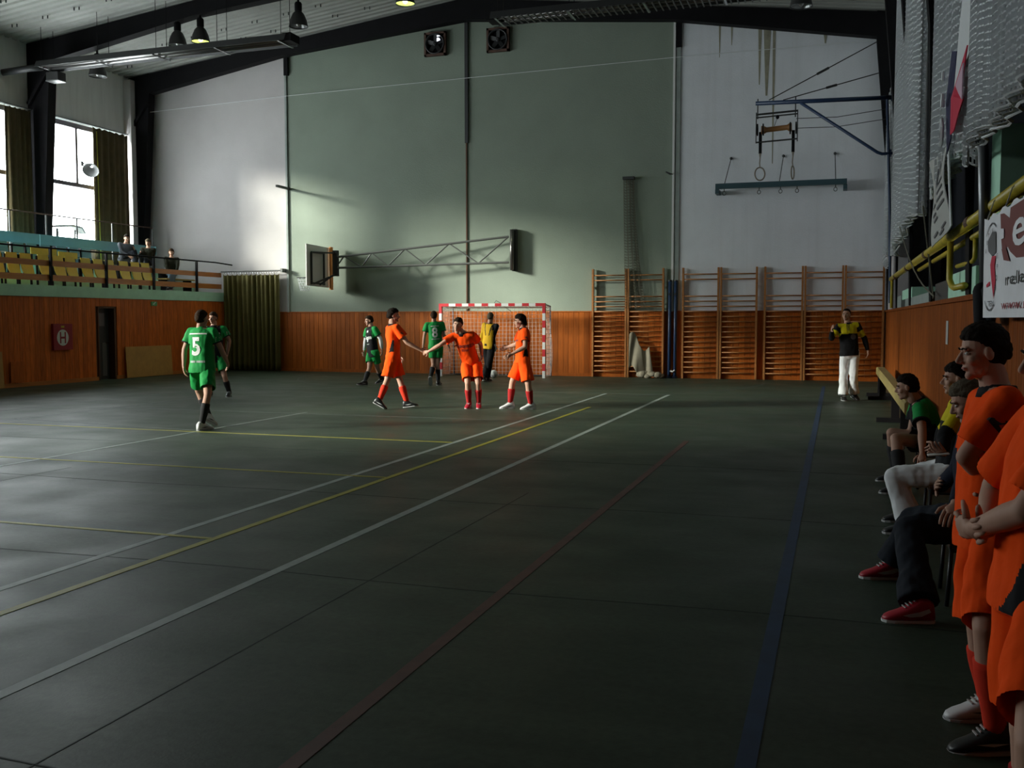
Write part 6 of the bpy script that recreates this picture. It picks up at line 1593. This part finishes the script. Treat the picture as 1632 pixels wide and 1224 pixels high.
B, t, so, sv, bo, bv = person('O', 'person sitting in dark jeans and navy jacket with red shoes', dict(mats=['navy_jacket'], jacket=True), dict(kind='long', m='jeans_dark'), 1.0, vox=.009, hvox=.005, near=True, hairm='hair_grey', shoes='shoe_red', shirt_kw=dict(long_=True), bottom_kw=dict(wid=1.12, hemr=.10), sole='number_white')
chair(B.J['pelvis'].x + .02, B.J['pelvis'].y, .37, 'black tube-legged chair under the person in red shoes')
# P, Q in the foreground
B, t, so, sv, bo, bv = person('P', 'player in orange kit with black collar standing with folded arms at the right', ORANGE, OS, 1.0, vox=.0075, hvox=.004, near=True, hairm='hair_dark', socks='orange_sock', shoes=dict(L='shoe_black', R='shoe_white'), shirt_kw=dict(hem=-.16, sleeve=.80), bottom_kw=dict(frac=.95, wid=.92), group=PLO)
spot_decal(sv, B.J['shL'].lerp(B.J['elL'], .40), -B.rS, B.t, [(-.055, .028), (-.02, .024), (.045, .012), (.045, .004), (.008, -.004), (.034, -.036), (.018, -.040), (-.022, .0), (-.03, .012)], 'ink', so, 'sleeve_emblem')
B, t, so, sv, bo, bv = person('Q', 'nearest player in orange kit cut by the right edge, hands clasped', dict(ORANGE, region=nearest_region), OS, 1.06, vox=.0075, hvox=.005, near=True, hairm='hair_dark', socks='red_sock', shoes='shoe_black', shirt_kw=dict(hem=-.10, sleeve=.85), bottom_kw=dict(frac=.80, wid=1.0), group=PLO)
# spectators on the balcony
B, t, so, sv, bo, bv = person('J', 'spectator in grey hooded jacket sitting sideways high on the balcony', dict(mats=['grey_jacket'], jacket=True), dict(kind='long', m='jeans_dark'), 1.0, vox=.018, hvox=.01, hairm='hair_dark', shirt_kw=dict(long_=True))
B, t, so, sv, bo, bv = person('K', 'spectator with fair hair in dark green coat on the balcony', dict(mats=['dark_jacket'], jacket=True), dict(kind='long', m='jeans_dark'), 1.0, vox=.018, hvox=.01, hair='long', hairm='hair_grey', shirt_kw=dict(long_=True))
B, t, so, sv, bo, bv = person('L', 'long-haired spectator in dark jacket and jeans at the balcony front rail', dict(mats=['dark_jacket'], jacket=True), dict(kind='long', m='jeans_blue'), 1.0, vox=.018, hvox=.01, hair='long', hairm='hair_brown', shirt_kw=dict(long_=True))
# bag on the floor in the shade
t = thing('sports_bag', 'dark blue and red sports bag in shadow under the players', 'bag', (.95, 5.35, 0))
mb = MB(); mb.loft([ringpts(Vector((x, 5.35, .16)), Vector((0, w, 0)), Vector((0, 0, h)), 16, 2.6) for x, w, h in ((.66, .06, .08), (.68, .12, .15), (.8, .14, .16), (.88, .14, .16))]); obj('bag_end', mb, 'bag_blue', t, smooth=True)
mb = MB(); mb.loft([ringpts(Vector((x, 5.35, .16)), Vector((0, w, 0)), Vector((0, 0, h)), 16, 2.6) for x, w, h in ((.88, .141, .161), (1.0, .14, .16), (1.08, .12, .14), (1.1, .05, .08))]); obj('bag_body', mb, 'bag_red', t, smooth=True)
mb = MB(); mb.tube([(.74, 5.35, .31), (.82, 5.32, .40), (.95, 5.32, .42), (1.04, 5.35, .3)], .014, 6); obj('strap', mb, 'banner_white', t)
